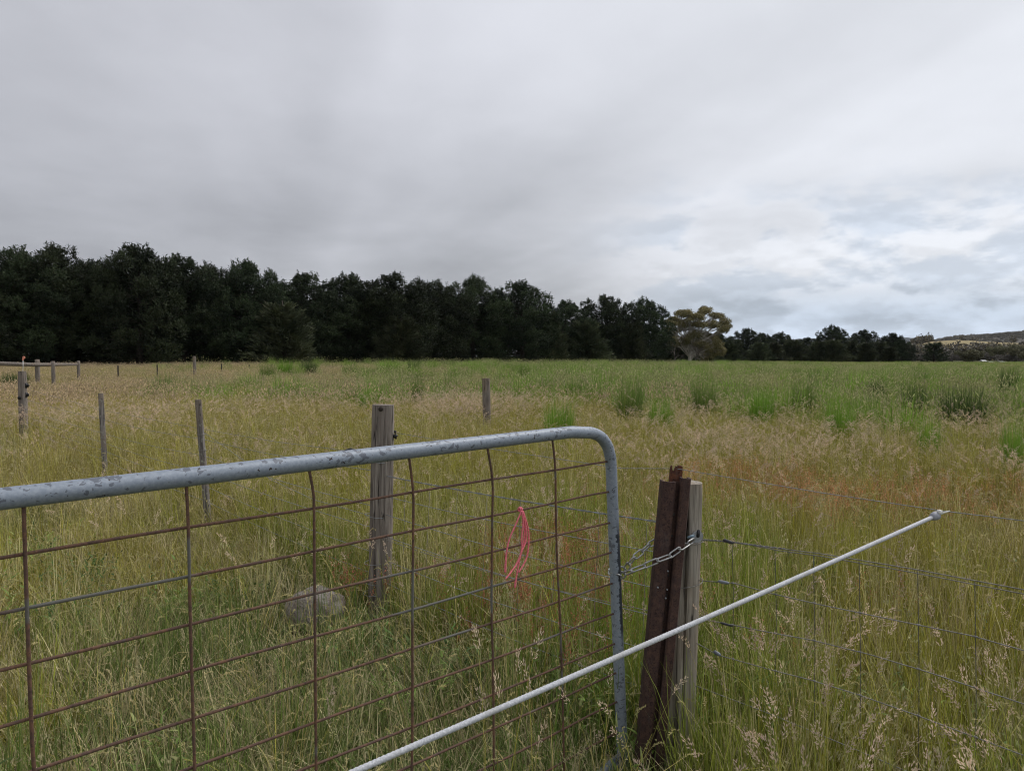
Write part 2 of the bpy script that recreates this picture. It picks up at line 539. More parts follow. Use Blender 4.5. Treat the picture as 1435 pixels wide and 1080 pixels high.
# --- the end post beside the gate
EP_TOP, EP_BOT = at(961, 675, 2.80), at(947, 1085, 2.80)
EP_GND = Vector((EP_BOT.x, EP_BOT.y, 0))
t_ep = thing('fence_post', 'pale grey split timber post standing behind the rusty steel post', 'fence post', EP_GND, 'timber fence posts')
dirp = (EP_TOP - EP_BOT).normalized()
post = post_mesh(EP_BOT - dirp * .35, EP_TOP, .066, .062, 110, 30, .022, 0, (4.72, .30), 5)
smooth_by_angle(post.build('timber', m_wood_pale, t_ep))

# catch plate for the chain, with its slot and peg
pl = thing_plate = None
pc = at(977, 752, 2.727)
m = MB()
outl = []
for a in np.linspace(0, 2 * math.pi, 26, endpoint=False):
    rr_ = .021 + .006 * math.cos(a - .4) ** 2
    outl.append((math.cos(a) * rr_ * .82, math.sin(a) * rr_))
m.prism(outl, [pc + Vector((0, .006, 0)), pc + Vector((0, -.002, 0))], Vector((1, 0, -.12)), Vector((.1, 0, 1)))
plate = smooth_by_angle(m.build('chain_catch', m_plate, t_ep))
m = MB()
sl = [(math.cos(a) * .006, math.sin(a) * .006 + (.018 if math.sin(a) > 0 else 0)) for a in np.linspace(0, 2 * math.pi, 16, endpoint=False)]
m.prism(sl, [pc + Vector((.002, .001, .004)), pc + Vector((.002, -.005, .004))], Vector((1, 0, 0)), Vector((.12, 0, 1)))
m.build('slot', m_dark_metal, plate, origin=tuple(EP_GND))
m = MB()
m.tube([pc + Vector((-.012, -.002, .006)), pc + Vector((-.022, -.006, .004)), pc + Vector((-.038, -.010, -.001))], [.004, .006, .005], 8)
m.build('peg', m_peg, t_ep)
for py_, ti in ((815, .01), (868, .006), (757, .004)):
    m = MB(); ring(m, at(961, py_, 2.80) + Vector((-.002 - (py_ - 675) * .00003, 0, 0)), .069, .0016, ti)
    m.build('tie_wire', m_wire_old, t_ep)

# --- the rusty steel post
m_rust = mat_rust('dark_flaking_rust')
SP_TOP, SP_BOT = at(949, 676, 2.66), at(911, 1080, 2.66)
ax = (SP_TOP - SP_BOT).normalized()
sb = SP_BOT - ax * .3
t_sp = thing('steel_post', 'rusty dark brown steel channel post leaning on the pale timber post', 'steel post', (SP_BOT.x, SP_BOT.y, 0))
fx = Vector((1, 0, 0)) - ax * ax.x; fx.normalize(); fy = ax.cross(fx).normalized()      # fy points away from the viewer
left_poly = [(-.054, .012), (-.050, .000), (-.009, -.004), (-.003, .002), (-.003, .030), (-.010, .034), (-.012, .010), (-.046, .012), (-.046, .045), (-.054, .045)]
right_poly = [(.013, .028), (.013, -.002), (.020, -.010), (.046, -.004), (.050, .004), (.050, .038), (.042, .038), (.042, .006), (.021, .000), (.021, .030)]
web_poly = [(-.004, .024), (.014, .024), (.014, .033), (-.004, .033)]


def steps(top_extra, n=14):
    e = SP_TOP + ax * top_extra
    return [sb.lerp(e, i / n) for i in range(n + 1)]


m = MB(); m.prism(left_poly, steps(0), fx, fy); smooth_by_angle(m.build('flange', m_rust, t_sp), 30)
m = MB(); m.prism(right_poly, steps(.018), fx, fy); smooth_by_angle(m.build('flange', m_rust, t_sp), 30)
m = MB(); m.prism(web_poly, steps(.0), fx, fy)
for zz in (.12, .20, .27, .345, .42, .55):
    c = SP_TOP - ax * zz + fx * .004 + fy * .0235
    m.prism([(math.cos(a) * .004, math.sin(a) * .005) for a in np.linspace(0, 6.283, 10, endpoint=False)], [c, c - fy * .0016], fx, ax, 1)
smooth_by_angle(m.build('web', [m_rust, m_dark_metal], t_sp), 30)
# jagged top of the picket wedged behind the channel
m = MB()
prof = [(-.020, -.9), (-.020, .050), (-.014, .056), (-.012, .040), (-.006, .034), (-.003, .046), (.000, .054), (.006, .052), (.008, .058), (.024, .056), (.026, .030), (.024, -.9)]
pts = [SP_TOP + fx * (a - .001) + ax * b + fy * .036 for a, b in prof]
nn = len(pts)
m.add([tuple(p) for p in pts] + [tuple(p + fy * .012) for p in pts], [tuple(range(nn)), tuple(range(2 * nn - 1, nn - 1, -1))] + [(i, i + nn, (i + 1) % nn + nn, (i + 1) % nn) for i in range(nn)])
smooth_by_angle(m.build('picket', mat_rust('orange_brown_rust', (.085, .036, .024), (.16, .06, .03)), t_sp), 30)
for (px, py) in ((935, 826), (922, 823), (936, 800), (933, 838)):
    m = MB(); c = at(px, py, 2.655)
    m.tube([c + Vector((0, .006, 0)), c + Vector((0, -.003, 0))], [.0035, .0025], 8)
    m.build('bolt', m_plate, t_sp)

# --- other fence posts of the left fence line
LX0, LY0, LS = EP_GND.x, EP_GND.y, -1.19


def left_line(px):
    u = (px - CX) / F_PX
    Y = (LY0 - LS * LX0) / (1 - LS * u)
    return u * Y, Y


def post_thing(label, px_top, py_top, px_bot, width_px, depth, mat, seed, name='fence_post', flat=0.0, notch=None, rough=.03, lean=0):
    tp = at(px_top, py_top, depth)
    x = (px_bot - CX) / F_PX * depth
    g = g1(x, depth)
    b = Vector((x, depth + lean, g))
    t = thing(name, label, 'fence post', b, 'timber fence posts')
    r = width_px / F_PX * depth / 2
    ax_ = (tp - b).normalized()
    smooth_by_angle(post_mesh(b - ax_ * .3, tp, r * 1.06, r * .97, 32, 20, rough, flat, notch, seed).build('timber', mat, t))
    return t, b, tp, r


xm, ym = left_line(530)
t_mid, b_mid, p_mid, r_mid = post_thing('stout brown grey post with a knot near its top, beside the pinkish rock', 537, 567, 529, 31, ym, m_wood_brown, 21, flat=.12)
m = MB()
kc = at(536, 572, ym) + Vector((0, -r_mid * .93, 0))
m.tube([kc + Vector((0, .02, 0)), kc + Vector((0, -.001, 0)), kc + Vector((0, -.004, 0))], [.014, .014, .006], 12)
m.build('knot', mat_simple('dark_knot', (.035, .025, .02), .8), t_mid)


def insulator(parent, c, side=1, s=1.0):
    m = MB(); c = Vector(c)
    m.box(c, (.018 * s, .05 * s, .075 * s))
    m.tube([c, c + Vector((.02 * side * s, 0, 0)), c + Vector((.045 * side * s, 0, .004))], [.012 * s, .02 * s, .008 * s], 10)
    m.tube([c + Vector((.03 * side * s, 0, .02 * s)), c + Vector((.03 * side * s, 0, -.025 * s))], .008 * s, 8)
    return m.build('insulator', m_black, parent)


insulator(t_mid, at(550, 611, ym), 1, .7)
insulator(t_mid, at(551, 605, ym + .02), 1, .45)
for py_ in (646, 722, 787, 815, 830):
    m = MB(); cc = at(533 - (py_ - 567) * .028, py_, ym)
    ring(m, cc, r_mid * 1.04, .0016, random.uniform(-.012, .012))
    m.build('tie_wire', m_wire, t_mid)
x2, y2 = 0, 6.7
t_285, b_285, p_285, r_285 = post_thing('thin split stake blotched with pale lichen, standing just behind the gate rail', 278, 560, 289, 9, y2, m_wood_lichen, 31, rough=.10)
x3, y3 = 0, 9.4
t_142, b_142, p_142, r_142 = post_thing('thin split stake in tall straw grass between the flagged post and the lichened stake', 141, 551, 145, 6.5, y3, m_wood_lichen, 32, rough=.10)
for t_, tp_, b_, r_ in ((t_285, p_285, b_285, r_285), (t_142, p_142, b_142, r_142)):
    for f in (.38, .5, .62, .74):
        m = MB(); ring(m, b_.lerp(tp_, f), r_ * 1.15, .003); m.build('tie_wire', m_wire_old, t_)
x4, y4 = 0, 13.2
t_30, b_30, p_30, r_30 = post_thing('stout grey post with two black insulators and a small orange flag on its top', 31, 520, 31, 11, y4, m_wood_brown, 33)
for py_ in (540, 553): insulator(t_30, at(37, py_, y4), 1, 1.15)
m = MB(); c = at(31, 557, y4) + Vector((0, -r_30, 0)); m.tube([c + Vector((0, .03, 0)), c + Vector((0, -.012, 0))], .03, 10)
m.build('bolt', m_black, t_30)
m = MB()
m.tube([at(32, 521, y4), at(32.3, 512, y4), at(32.2, 503, y4)], .006, 6)
m.build('flag_stick', mat_simple('white_stick', (.7, .7, .68), .5), t_30)
m = MB(); c = at(33.4, 501, y4)
ringpts = [c + Vector((math.cos(a) * .018, 0, math.sin(a) * .018)) for a in np.linspace(0, 6.283, 16, endpoint=False)]
m.tube(ringpts, .008, 6, closed=True)
m.tube([at(32.2, 502.5, y4), at(32, 505, y4)], .011, 6)
m.build('flag_ring', mat_simple('orange_plastic', (.75, .30, .20), .5), t_30)
post_thing('lone slim grey post in the open grass, rising above the middle of the gate rail', 681, 530, 683, 11, 13.6, m_wood_far, 34)
post_thing('distant slim grey post standing among the row of small dark stakes', 272, 499, 273, 4.4, 46, m_wood_far, 35)

# --- yard rail far left
t_yr = thing('yard_rail', 'log rail fence on three grey posts at the far left, behind the flagged post', 'rail fence', (at(60, 520, 36).x, 36, g1(-22, 36)))
m = MB()
m.tube([at(-90, 507, 35), at(0, 509.5, 35), at(50, 511, 36), at(108, 510.5, 39)], [.10, .10, .09, .07], 12)
m.build('rail', m_wood_far, t_yr)
for (px, py, w, d) in ((50, 503.5, 6.6, 36.1), (72, 506, 5.2, 33), (108, 505.5, 4.4, 39), (-70, 503, 6.6, 35)):
    tp = at(px, py, d); gb = g1(tp.x, d)
    r = w / F_PX * d / 2
    m = post_mesh((tp.x, d + .12, gb - .3), tp + Vector((0, .12, 0)), r, r * .95, 20, 8, .04, 0, None, int(px) + 300)
    m.build('post', m_wood_far, t_yr)

# --- small dark stakes across the far paddock
m_stake = mat_simple('dark_stake_steel', (.03, .028, .027), .7)
stake_lab = {165: 'leftmost small dark stake in the straw grass right of the yard rail', 220: 'second small dark stake right of the yard rail',
             310: 'small dark leaning stake just right of the distant slim post', 349: 'small dark stake second right of the distant slim post',
             381: 'small dark stake beside the first green tussock patch', 435: 'faint dark stake right of the green tussock patch',
             478: 'dark stake in the far green grass, second left of the lone slim post', 540: 'faint dark stake in far green grass nearest left of the lone slim post',
             757: 'faint far stake right of the lone slim post'}
for i, (px, py, d, h, ln) in enumerate(((165, 512, 40, 14, 0), (220, 511, 43, 12, .0), (310, 509.5, 50, 11, .06), (349, 511, 54, 9, 0), (381, 511, 58, 9, 0), (435, 513, 62, 8, 0), (478, 511, 60, 10, 0), (540, 513.5, 70, 7, 0), (757, 507, 72, 7, 0))):
    tp = at(px, py, d); g = g1(tp.x, d)
    t = thing('fence_stake', stake_lab[px], 'stake', (tp.x + ln, d, g), 'small dark stakes across the paddock')
    m = MB(); b = Vector((tp.x + ln, d, g - .3)); w = .034
    star = []
    for k in range(3):
        a = k * 2.094 + .5
        star += [(math.cos(a - .12) * w * 1.3, math.sin(a - .12) * w * 1.3), (math.cos(a + .12) * w * 1.3, math.sin(a + .12) * w * 1.3), (math.cos(a + 1.047) * w * .3, math.sin(a + 1.047) * w * .3)]
    m.prism(star, [b, tp], Vector((1, 0, 0)), Vector((0, 1, 0)))
    m.build('shaft', m_stake, t, smooth=False)

# ------------------------------------------------------------------ the gate
G0, GD = 1.379, Vector((.2097, .2146, 0))
GP = Vector((-.910, 1.379, 0))
GN = Vector((GD.y, -GD.x, 0)).normalized()


def gk(k, z=0.0):
    p = GP + GD * k
    return Vector((p.x, p.y, z))


def gpix(px, py, off=0.0):
    return on_plane(px, py, GP + GN * off, GN)


t_gate = thing('farm_gate', 'galvanised pipe farm gate filled with rusty welded mesh, in front of the grass', 'gate', gk(0, 0))
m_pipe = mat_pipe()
RAIL_Z = EYE - .2615
PR = .0208
end_top = gpix(856.5, 655); end_bot = gpix(872.5, 1064)
path = [gk(-5.9, RAIL_Z - .012)]
for k in np.linspace(-5, 5.3, 30): path.append(gk(k, RAIL_Z + .0 + .0006 * k))
path += [gpix(815, 605.8), gpix(829, 606.5), gpix(842, 612.5), gpix(851, 625), gpix(855.5, 641)]
curve = path[:31] + smooth_path(path[30:], 6)[1:]
curve += [end_top.lerp(end_bot, t) for t in np.linspace(0, 1, 14)] + [end_bot + (end_bot - end_top).normalized() * .03]
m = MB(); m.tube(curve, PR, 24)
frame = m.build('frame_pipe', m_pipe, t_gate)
m = MB()
bz = end_bot.z - .004
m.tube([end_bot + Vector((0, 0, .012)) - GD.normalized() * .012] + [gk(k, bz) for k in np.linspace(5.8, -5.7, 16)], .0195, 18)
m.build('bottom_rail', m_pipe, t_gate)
hz = gk(-5.9, 0)
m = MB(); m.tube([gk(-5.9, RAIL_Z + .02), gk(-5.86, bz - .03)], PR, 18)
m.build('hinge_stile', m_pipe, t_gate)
m_bar = mat_rust('rusty_gate_wire', (.105, .064, .048), (.19, .10, .06), (.055, .036, .03), (.135, .13, .115), .085)
mv, mh = MB(), MB()
vert = [[(33, 706), (38, 858), (44, 1015), (48, 1080)], [(261, 681), (264, 742), (267, 880), (271, 1016), (273, 1080)],
        [(433, 657), (439, 690), (440, 713), (441, 833), (442, 953), (443, 1080)], [(573, 639), (579, 690), (579, 745), (578, 860), (578, 1000), (577, 1080)],
        [(683, 627), (690, 672), (690, 722), (689, 800), (689, 870), (691, 930), (692, 1060)], [(774, 616), (778, 655), (779, 720), (781, 790), (785, 870), (788, 960), (790, 1050)]]
BR = .0036
for pv in vert:
    pts = [gpix(*p) for p in pv]
    last = pts[-1] + (pts[-1] - pts[-2]) * ((pts[-1].z - bz) / max(1e-6, pts[-2].z - pts[-1].z))
    mv.tube(smooth_path(pts, 4) + [last], BR, 8)
for k in range(-5, 0): mv.tube([gk(k, RAIL_Z), gk(k + .03, 1.0), gk(k + .06, .5), gk(k + .09, bz)], BR, 8)
endy = [646, 687, 729, 769.5, 812, 854, 896, 937, 978, 1021]
k0y = [780, 857, 937, 1014]
for i, ey in enumerate(endy):
    f = (ey - 655) / (1064 - 655)
    e = end_top.lerp(end_bot, f)
    zl = RAIL_Z - .110 - .1045 * i
    pts = [gk(-5.88, zl)]
    for k in np.linspace(-5, 5.7, 26):
        pts.append(gk(k, zl + (e.z - zl) * sstep(-1, 6.2, k) + .0015 * math.sin(k * 2.1 + i * 1.7)) - GN * .0075)
    pts.append(e)
    mh.tube(pts, BR, 8)
mv.build('upright_wire', m_bar, t_gate); mh.build('line_wire', m_bar, t_gate)

# hinge post (just outside the picture on the left) carries the gate and the tensioned rod
hp = gk(-6.25, 0)
t = thing('fence_post', 'thick timber post that the farm gate hangs from, at its hinge end', 'fence post', hp, 'timber fence posts')
smooth_by_angle(post_mesh(hp - Vector((0, 0, .4)), hp + Vector((0, 0, 1.42)), .085, .08, 32, 16, .03, 0, (4.4, .15), 77).build('timber', m_wood_brown, t))

# ------------------------------------------------------------------ chain
t_ch = thing('gate_chain', 'short zinc chain looped from the gate upright round the rusty steel post', 'chain', gpix(867, 803))


def link(m, a, b, roll, w=.0105, r=.0029):
    a, b = Vector(a), Vector(b); t = (b - a).normalized()
    ref = Vector((0, 1, 0)) if abs(t.y) < .9 else Vector((1, 0, 0))
    n = t.cross(ref).normalized(); n2 = t.cross(n)
    u = n * math.cos(roll) + n2 * math.sin(roll)
    L = (b - a).length / 2 + r; c = (a + b) / 2
    pts = []
    for q in np.linspace(0, 2 * math.pi, 20, endpoint=False):
        cs, sn_ = math.cos(q), math.sin(q)
        e = (L - w) * (1 if cs > 0 else -1)
        pts.append(c + t * (e + cs * w) + u * sn_ * w)
    m.tube(pts, r, 8, closed=True)


def chain(m, pts, n, roll0=0.0):
    pp = smooth_path(pts, 8)
    L = [0]
    for i in range(1, len(pp)): L.append(L[-1] + (pp[i] - pp[i - 1]).length)
    def pos(s):
        for i in range(1, len(pp)):
            if L[i] >= s: return pp[i - 1].lerp(pp[i], (s - L[i - 1]) / max(1e-9, L[i] - L[i - 1]))
        return pp[-1]
    for i in range(n):
        link(m, pos(L[-1] * i / n), pos(L[-1] * (i + 1) / n), roll0 + (.25 if i % 2 else 1.75))


tb = gpix(867, 803)
m = MB()
chain(m, [tb + Vector((.004, -.030, -.002)), at(884, 800, 2.60), at(902, 793, 2.60), at(922, 785, 2.60), at(942, 777, 2.62), at(958, 765, 2.655), at(972, 757, 2.715)], 8, .1)
chain(m, [tb + Vector((.026, .006, .010)), at(886, 784, 2.69), at(900, 772, 2.70), at(913, 761, 2.71), at(921, 757, 2.72)], 5, .6)
chain(m, [tb + Vector((.004, -.030, -.002)), tb + Vector((-.030, -.020, .006)), tb + Vector((-.030, .016, .008))], 2, .4)
chain(m, [tb + Vector((-.030, .016, .008)), tb + Vector((.0, .032, .010)), tb + Vector((.026, .006, .010))], 2, .0)
chain(m, [at(921, 757, 2.705), at(920, 785, 2.69)], 1, .6)
m.build('links', m_chain, t_ch)

# ------------------------------------------------------------------ tensioned rod with clip
P1, P2 = at(1311, 722.5, 2.17), at(455, 1081, 1.2)
dr = (P2 - P1).normalized()
P3 = hp + Vector((.06, -.03, 0)); P3.z = P1.z + (P2.z - P1.z) * ((P3.x - P1.x) / (P2.x - P1.x))
t_rod = thing('gateway_rope', 'long white ribbed elastic rope stretched across the gateway in front of both end posts', 'rope', P1)
Lr = (P3 - P1).length; n = int(Lr / .0042)
pts, rd = [], []
for i in range(n + 1):
    s = i / n
    p = P1.lerp(P3, s); p = p + Vector((0, 0, -.012 * 4 * s * (1 - s)))
    pts.append(p); rd.append((.0061 if i % 2 else .0053))
m = MB(); m.tube(pts, rd, 10)
m_rope, nt, out = new_mat('white_braided_elastic')
co = obj_coord(nt); a = nt.noise(co, 260, 3, .6); b = nt.noise(co, 18, 3, .5)
c = nt.mix(nt.ramp(a, .35, .7), (.42, .43, .45), (.62, .63, .65)); c = nt.mix(nt.math('MULTIPLY', nt.ramp(b, .48, .70), .45), c, (.36, .35, .31))
principled(nt, out, c, .6, 0, .3, a, .3, .001)
m.build('braided_cord', m_rope, t_rod)
m = MB()
m.tube([P1 + dr * .022, P1 + dr * .006, P1 - dr * .008, P1 - dr * .014], [.0085, .0125, .0125, .007], 12)
m.build('end_ferrule', mat_simple('grey_plastic_ferrule', (.30, .31, .34), .5), t_rod)
m = MB(); w = at(1317, 717.5, 2.165)
m.box(w, (.010, .010, .012)); m.tube([P1 - dr * .012, P1 - dr * .020 + Vector((0, 0, -.006)), P1 - dr * .016 + Vector((0, 0, -.014))], .0035, 8)
m.tube([P1 - dr * .012, at(1331, 715.5, 2.16)], [.003, .0018], 8)
m.build('hook', mat_simple('white_plastic', (.75, .74, .70), .45), t_rod)

# ------------------------------------------------------------------ pink twine
t_tw = thing('baling_twine', 'bright pink baling twine knotted to the gate mesh and hanging in loops', 'twine', gpix(731, 713, .012))
m = MB()
strs = [[(731, 716), (723, 734), (714, 755), (709.5, 777), (708, 802)],
        [(732, 716), (735, 735), (734, 758), (728, 780), (720, 796), (709, 810)],
        [(733, 716), (739.5, 738), (741, 757), (738, 781), (727, 802)],
        [(733, 718), (737, 740), (737, 757), (730, 776), (726, 795), (723, 812), (721.5, 823)],
        [(731, 716), (733, 732), (731, 755), (731, 770), (725, 788), (717, 800), (708.5, 811)]]
for i, s_ in enumerate(strs):
    pts = smooth_path([gpix(x, y, .009 + .003 * i) for x, y in s_], 8)
    rd = [.0026] * len(pts)
    if i in (0, 3): rd[-9:] = [.0027, .0028, .003, .0033, .0036, .0038, .0038, .0036, .003]
    m.tube(pts, rd, 7)
m.build('strands', mat_simple('pink_polypropylene', (.80, .185, .225), .65, 0, .3, 220), t_tw)
m = MB()
kc = gpix(731, 714, .006)
for da, r_ in ((-.004, .0055), (0, .007), (.004, .0055)):
    ring_ = [kc + GD.normalized() * da + Vector((0, 0, math.cos(a) * r_)) + GN * (math.sin(a) * r_) - GN * .006 for a in np.linspace(0, 6.283, 14, endpoint=False)]
    m.tube(ring_, .0024, 6, closed=True)
m.tube([kc + Vector((0, 0, -.004)), kc + Vector((0, 0, -.016))], [.006, .004], 8)
m.build('knot', bpy.data.materials['pink_polypropylene'], t_tw)

# ------------------------------------------------------------------ rock
def make_rock():
    rc = at(442, 843, 4.3); rs = np.random.RandomState(4)
    m = MB(); vs, fs = [], []
    nu, nv = 44, 26
    for j in range(nv + 1):
        ph = math.pi * j / nv
        for i in range(nu):
            th = 2 * math.pi * i / nu
            d = np.array([math.sin(ph) * math.cos(th), math.sin(ph) * math.sin(th), math.cos(ph)])
            q = 1.0
            for (nx, ny, nz, lim) in ((.2, -.3, .93, .80), (-.75, -.5, .35, .86), (.85, -.4, .3, .88), (0, -.95, .1, .82), (.5, .3, .8, .86), (-.5, .1, .85, .82)):
                c = d @ np.array([nx, ny, nz])
                if c > lim: q = min(q, lim / c)
            q += .17 * (fbm(np.array([th * 3 + ph]), np.array([ph * 3]), .9, 3)[0] - .5) * math.sin(ph) + .018 * (rs.rand() - .5)
            vs.append((rc.x + d[0] * .175 * q, rc.y + d[1] * .14 * q, .125 + d[2] * .13 * q))
    for j in range(nv):
        for i in range(nu):
            l = (i + 1) % nu
            fs.append((j * nu + i, (j + 1) * nu + i, (j + 1) * nu + l, j * nu + l))
    m.add(vs, fs)
    mt, nt, out = new_mat('pinkish_granite')
    co = obj_coord(nt)
    a = nt.noise(co, 12, 5, .6); b = nt.noise(co, 90, 5, .75); c_ = nt.noise(co, 38, 4, .7)
    c = nt.mix(nt.ramp(a, .4, .62), (.32, .265, .23), (.47, .415, .365))
    c = nt.mix(nt.math('MULTIPLY', nt.ramp(b, .52, .62), .8), c, (.13, .11, .10))
    c = nt.mix(nt.math('MULTIPLY', nt.ramp(c_, .57, .66), .7), c, (.47, .45, .41))
    principled(nt, out, c, .9, 0, .2, nt.math('ADD', b, nt.math('ADD', c_, a)), 1.0, .02)
    return tag(m.build('rock', mt, origin=(rc.x, rc.y, 0)), 'rounded pinkish grey granite rock in the grass, left of the knotty post', 'rock')


rock = make_rock()

# ------------------------------------------------------------------ wires of the fences
def wire(name, pts, r, mat, parent, twist=False, sag=0.0, seg=14):
    m = MB(); pp = []
    for a, b in zip(pts[:-1], pts[1:]):
        a, b = Vector(a), Vector(b)
        for i in range(seg):
            t = i / seg
            pp.append(a.lerp(b, t) + Vector((0, 0, -sag * 4 * t * (1 - t))))
    pp.append(Vector(pts[-1]))
    if twist:
        for ph in (0, math.pi):
            q = []
            fine = smooth_path(pp, 6)
            for i, p in enumerate(fine):
                an = i * .9 + ph
                q.append(p + Vector((0, math.cos(an), math.sin(an))) * r * 1.3)
            m.tube(q, r, 5)
    else:
        m.tube(pp, r, 6)
    return m.build(name, mat, parent)


ep_at = lambda z: EP_BOT.lerp(EP_TOP, (z - EP_BOT.z) / (EP_TOP.z - EP_BOT.z))
mid_at = lambda z: b_mid.lerp(p_mid, (z - b_mid.z) / (p_mid.z - b_mid.z))
# section from the knotty post to the gate end
t_w = thing('fence_wires', 'sagging galvanised mesh wires running from the knotty post to the gate end posts', 'wire fence', (b_mid + EP_GND) / 2, 'wire fences')
za = [.87, .745, .635, .50, .355, .22]; zb = [.955, .835, .69, .58, .44, .28]
for i, (p, q) in enumerate(zip(za, zb)):
    wire('line_wire', [mid_at(p), ep_at(q)], .0016 if i else .0019, m_wire, t_w, twist=(i == 0), sag=.012 + .004 * i)
wire('line_wire', [mid_at(.48), ep_at(.60)], .0013, m_wire_old, t_w, sag=.03)
for s in np.linspace(.12, .92, 8):
    top = mid_at(za[0]).lerp(ep_at(zb[0]), s) + Vector((0, 0, -.012 * 4 * s * (1 - s)))
    bot = mid_at(za[-1]).lerp(ep_at(zb[-1]), s)
    wire('stay_wire', [top, bot + Vector((random.uniform(-.02, .02), 0, 0))], .0011, m_wire_old, t_w, seg=4)
# electric wire from the knotty post over the steel post and on to the right
RF0 = Vector((EP_GND.x + .06, EP_GND.y - .03, 0)); RFD = Vector((.74, -.73, 0)).normalized(); RFN = Vector((RFD.y, -RFD.x, 0))
rp = lambda px, py: on_plane(px, py, RF0, RFN)
far_r = RF0 + RFD * 2.75
t_el = thing('electric_wire', 'single thin live wire from the knotty post insulator over the steel post top', 'wire', rp(1150, 690))
stt = SP_TOP + ax * .045 + fy * .04
pe = rp(1435, 729.5); pe2 = pe + (pe - rp(1320, 715)).normalized() * 1.2
wire('live_wire', [at(553, 606, ym), at(690, 629, 3.75), at(870, 656, 2.98), stt, rp(1150, 690), rp(1320, 715.5), pe, pe2], .0013, m_wire, t_el)
m_stay = mat_simple('dark_stay_wire', (.10, .095, .085), .7)
# mesh fence to the right of the gate end
t_rf = thing('fence_wires', 'knotted mesh fence wires running from the pale end post out to the right', 'wire fence', RF0 + RFD * .8, 'wire fences')


def ext(pts):
    a, b = pts[-2], pts[-1]
    return pts + [b + (b - a).normalized() * 1.15]


rows = [[(981, 757), (1020, 758), (1050, 763), (1150, 775.5), (1280, 797), (1435, 826)], [(979, 813), (1030, 817), (1080, 831), (1150, 847), (1290, 876), (1360, 890), (1435, 911)],
        [(977, 866), (1010, 872), (1075, 885), (1140, 897), (1220, 917), (1300, 941), (1435, 986)], [(975, 900), (1005, 917), (1080, 938), (1135, 952), (1200, 972), (1280, 1000), (1435, 1058)],
        [(974, 960), (1080, 1000), (1200, 1050), (1435, 1150)]]
for i, rw in enumerate(rows):
    wire('line_wire', ext([rp(*p) for p in rw]), .0017, m_wire_old, t_rf, seg=5)
wire('line_wire', ext([rp(*p) for p in [(1030, 759), (1090, 771), (1150, 779), (1280, 802), (1435, 832)]]), .0015, m_wire_old, t_rf, seg=5)
m = MB(); tw = [rp(*p) for p in [(981, 756), (1000, 757), (1030, 760), (1060, 764), (1100, 769)]]
fine = smooth_path(tw, 14)
for ph in (0, 3.14):
    m.tube([p + Vector((0, math.cos(i * 1.1 + ph), math.sin(i * 1.1 + ph))) * .0024 for i, p in enumerate(fine)], .0016, 5)
m.build('wire_splice', m_wire_old, t_rf)
for (a, b, r_, mt) in (((1013, 756), (1028, 761), .0062, m_dark_metal), ((1006, 814), (1022, 817), .0060, m_strainer), ((1009, 872), (1027, 877), .0045, m_dark_metal), ((1000, 912), (1010, 918), .007, m_strainer)):
    p, q = rp(*a), rp(*b)
    m = MB(); m.tube([p, p.lerp(q, .15), p.lerp(q, .5), p.lerp(q, .85), q], [r_ * .4, r_ * .95, r_, r_ * .9, r_ * .4], 10)
    m.build('wire_joiner', mt, t_rf)
for (x, ya, yb) in ((1026, 762, 925), (1086, 770, 945), (1140, 777, 1040), (1204, 787, 1060), (1286, 800, 1085), (1366, 815, 1110)):
    wire('stay_wire', [rp(x, ya), rp(x + 2, (ya + yb) / 2), rp(x + 1, yb)], .0011, m_stay, t_rf, seg=4)
    for rw in rows[1:4]:
        yy = np.interp(x, [p[0] for p in rw], [p[1] for p in rw]); c = rp(x + 1, yy)
        m = MB(); m.tube([c - RFD * .006, c, c + RFD * .006], [.0022, .0038, .0022], 6); m.build('wire_knot', m_wire_old, t_rf)
# post beyond the right edge that carries those wires
tb_ = pe2 + Vector((0, 0, 0)); tb_.z = 0
t = thing('fence_post', 'timber post carrying the mesh fence at its far right end, past the white rope', 'fence post', tb_, 'timber fence posts')
smooth_by_angle(post_mesh(tb_ - Vector((0, 0, .4)), tb_ + Vector((0, 0, 1.3)), .07, .065, 32, 16, .03, 0, None, 78).build('timber', m_wood_pale, t))
# section from the knotty post back to the flagged post
t_lf = thing('fence_wires', 'thin fence wires strung between the knotty post, the split stakes and the flagged post', 'wire fence', b_285, 'wire fences')
p285 = lambda z: b_285.lerp(p_285, (z - b_285.z) / (p_285.z - b_285.z))
p142 = lambda z: b_142.lerp(p_142, (z - b_142.z) / (p_142.z - b_142.z))
p30 = lambda z: b_30.lerp(p_30, (z - b_30.z) / (p_30.z - b_30.z))
for z0, zz1, z2_ in ((.89, .85, .80), (.665, .70, .62), (.53, .55, .5), (.375, .42, .40), (.24, .28, .28)):
    wire('line_wire', [mid_at(z0), p285(zz1), p142(z2_), p30(z2_ + .05)], .0017, m_wire, t_lf, sag=.02)
wire('line_wire', [at(490, 632, 4.75), at(385, 618.5, 6.0), at(300, 604, 7.3), at(146, 575, 10.5), at(37, 545, y4)], .0016, m_wire, t_lf)
wire('line_wire', [mid_at(.60), at(440, 700, 5.1), at(380, 672, 5.9), p285(.93)], .0016, m_wire, t_lf)
m = MB(); c = at(491, 631, 4.75)
m.tube([c + Vector((-.035, 0, -.004)), c, c + Vector((.035, 0, -.002))], [.01, .017, .01], 10)
m.build('insulator', m_black, t_lf)

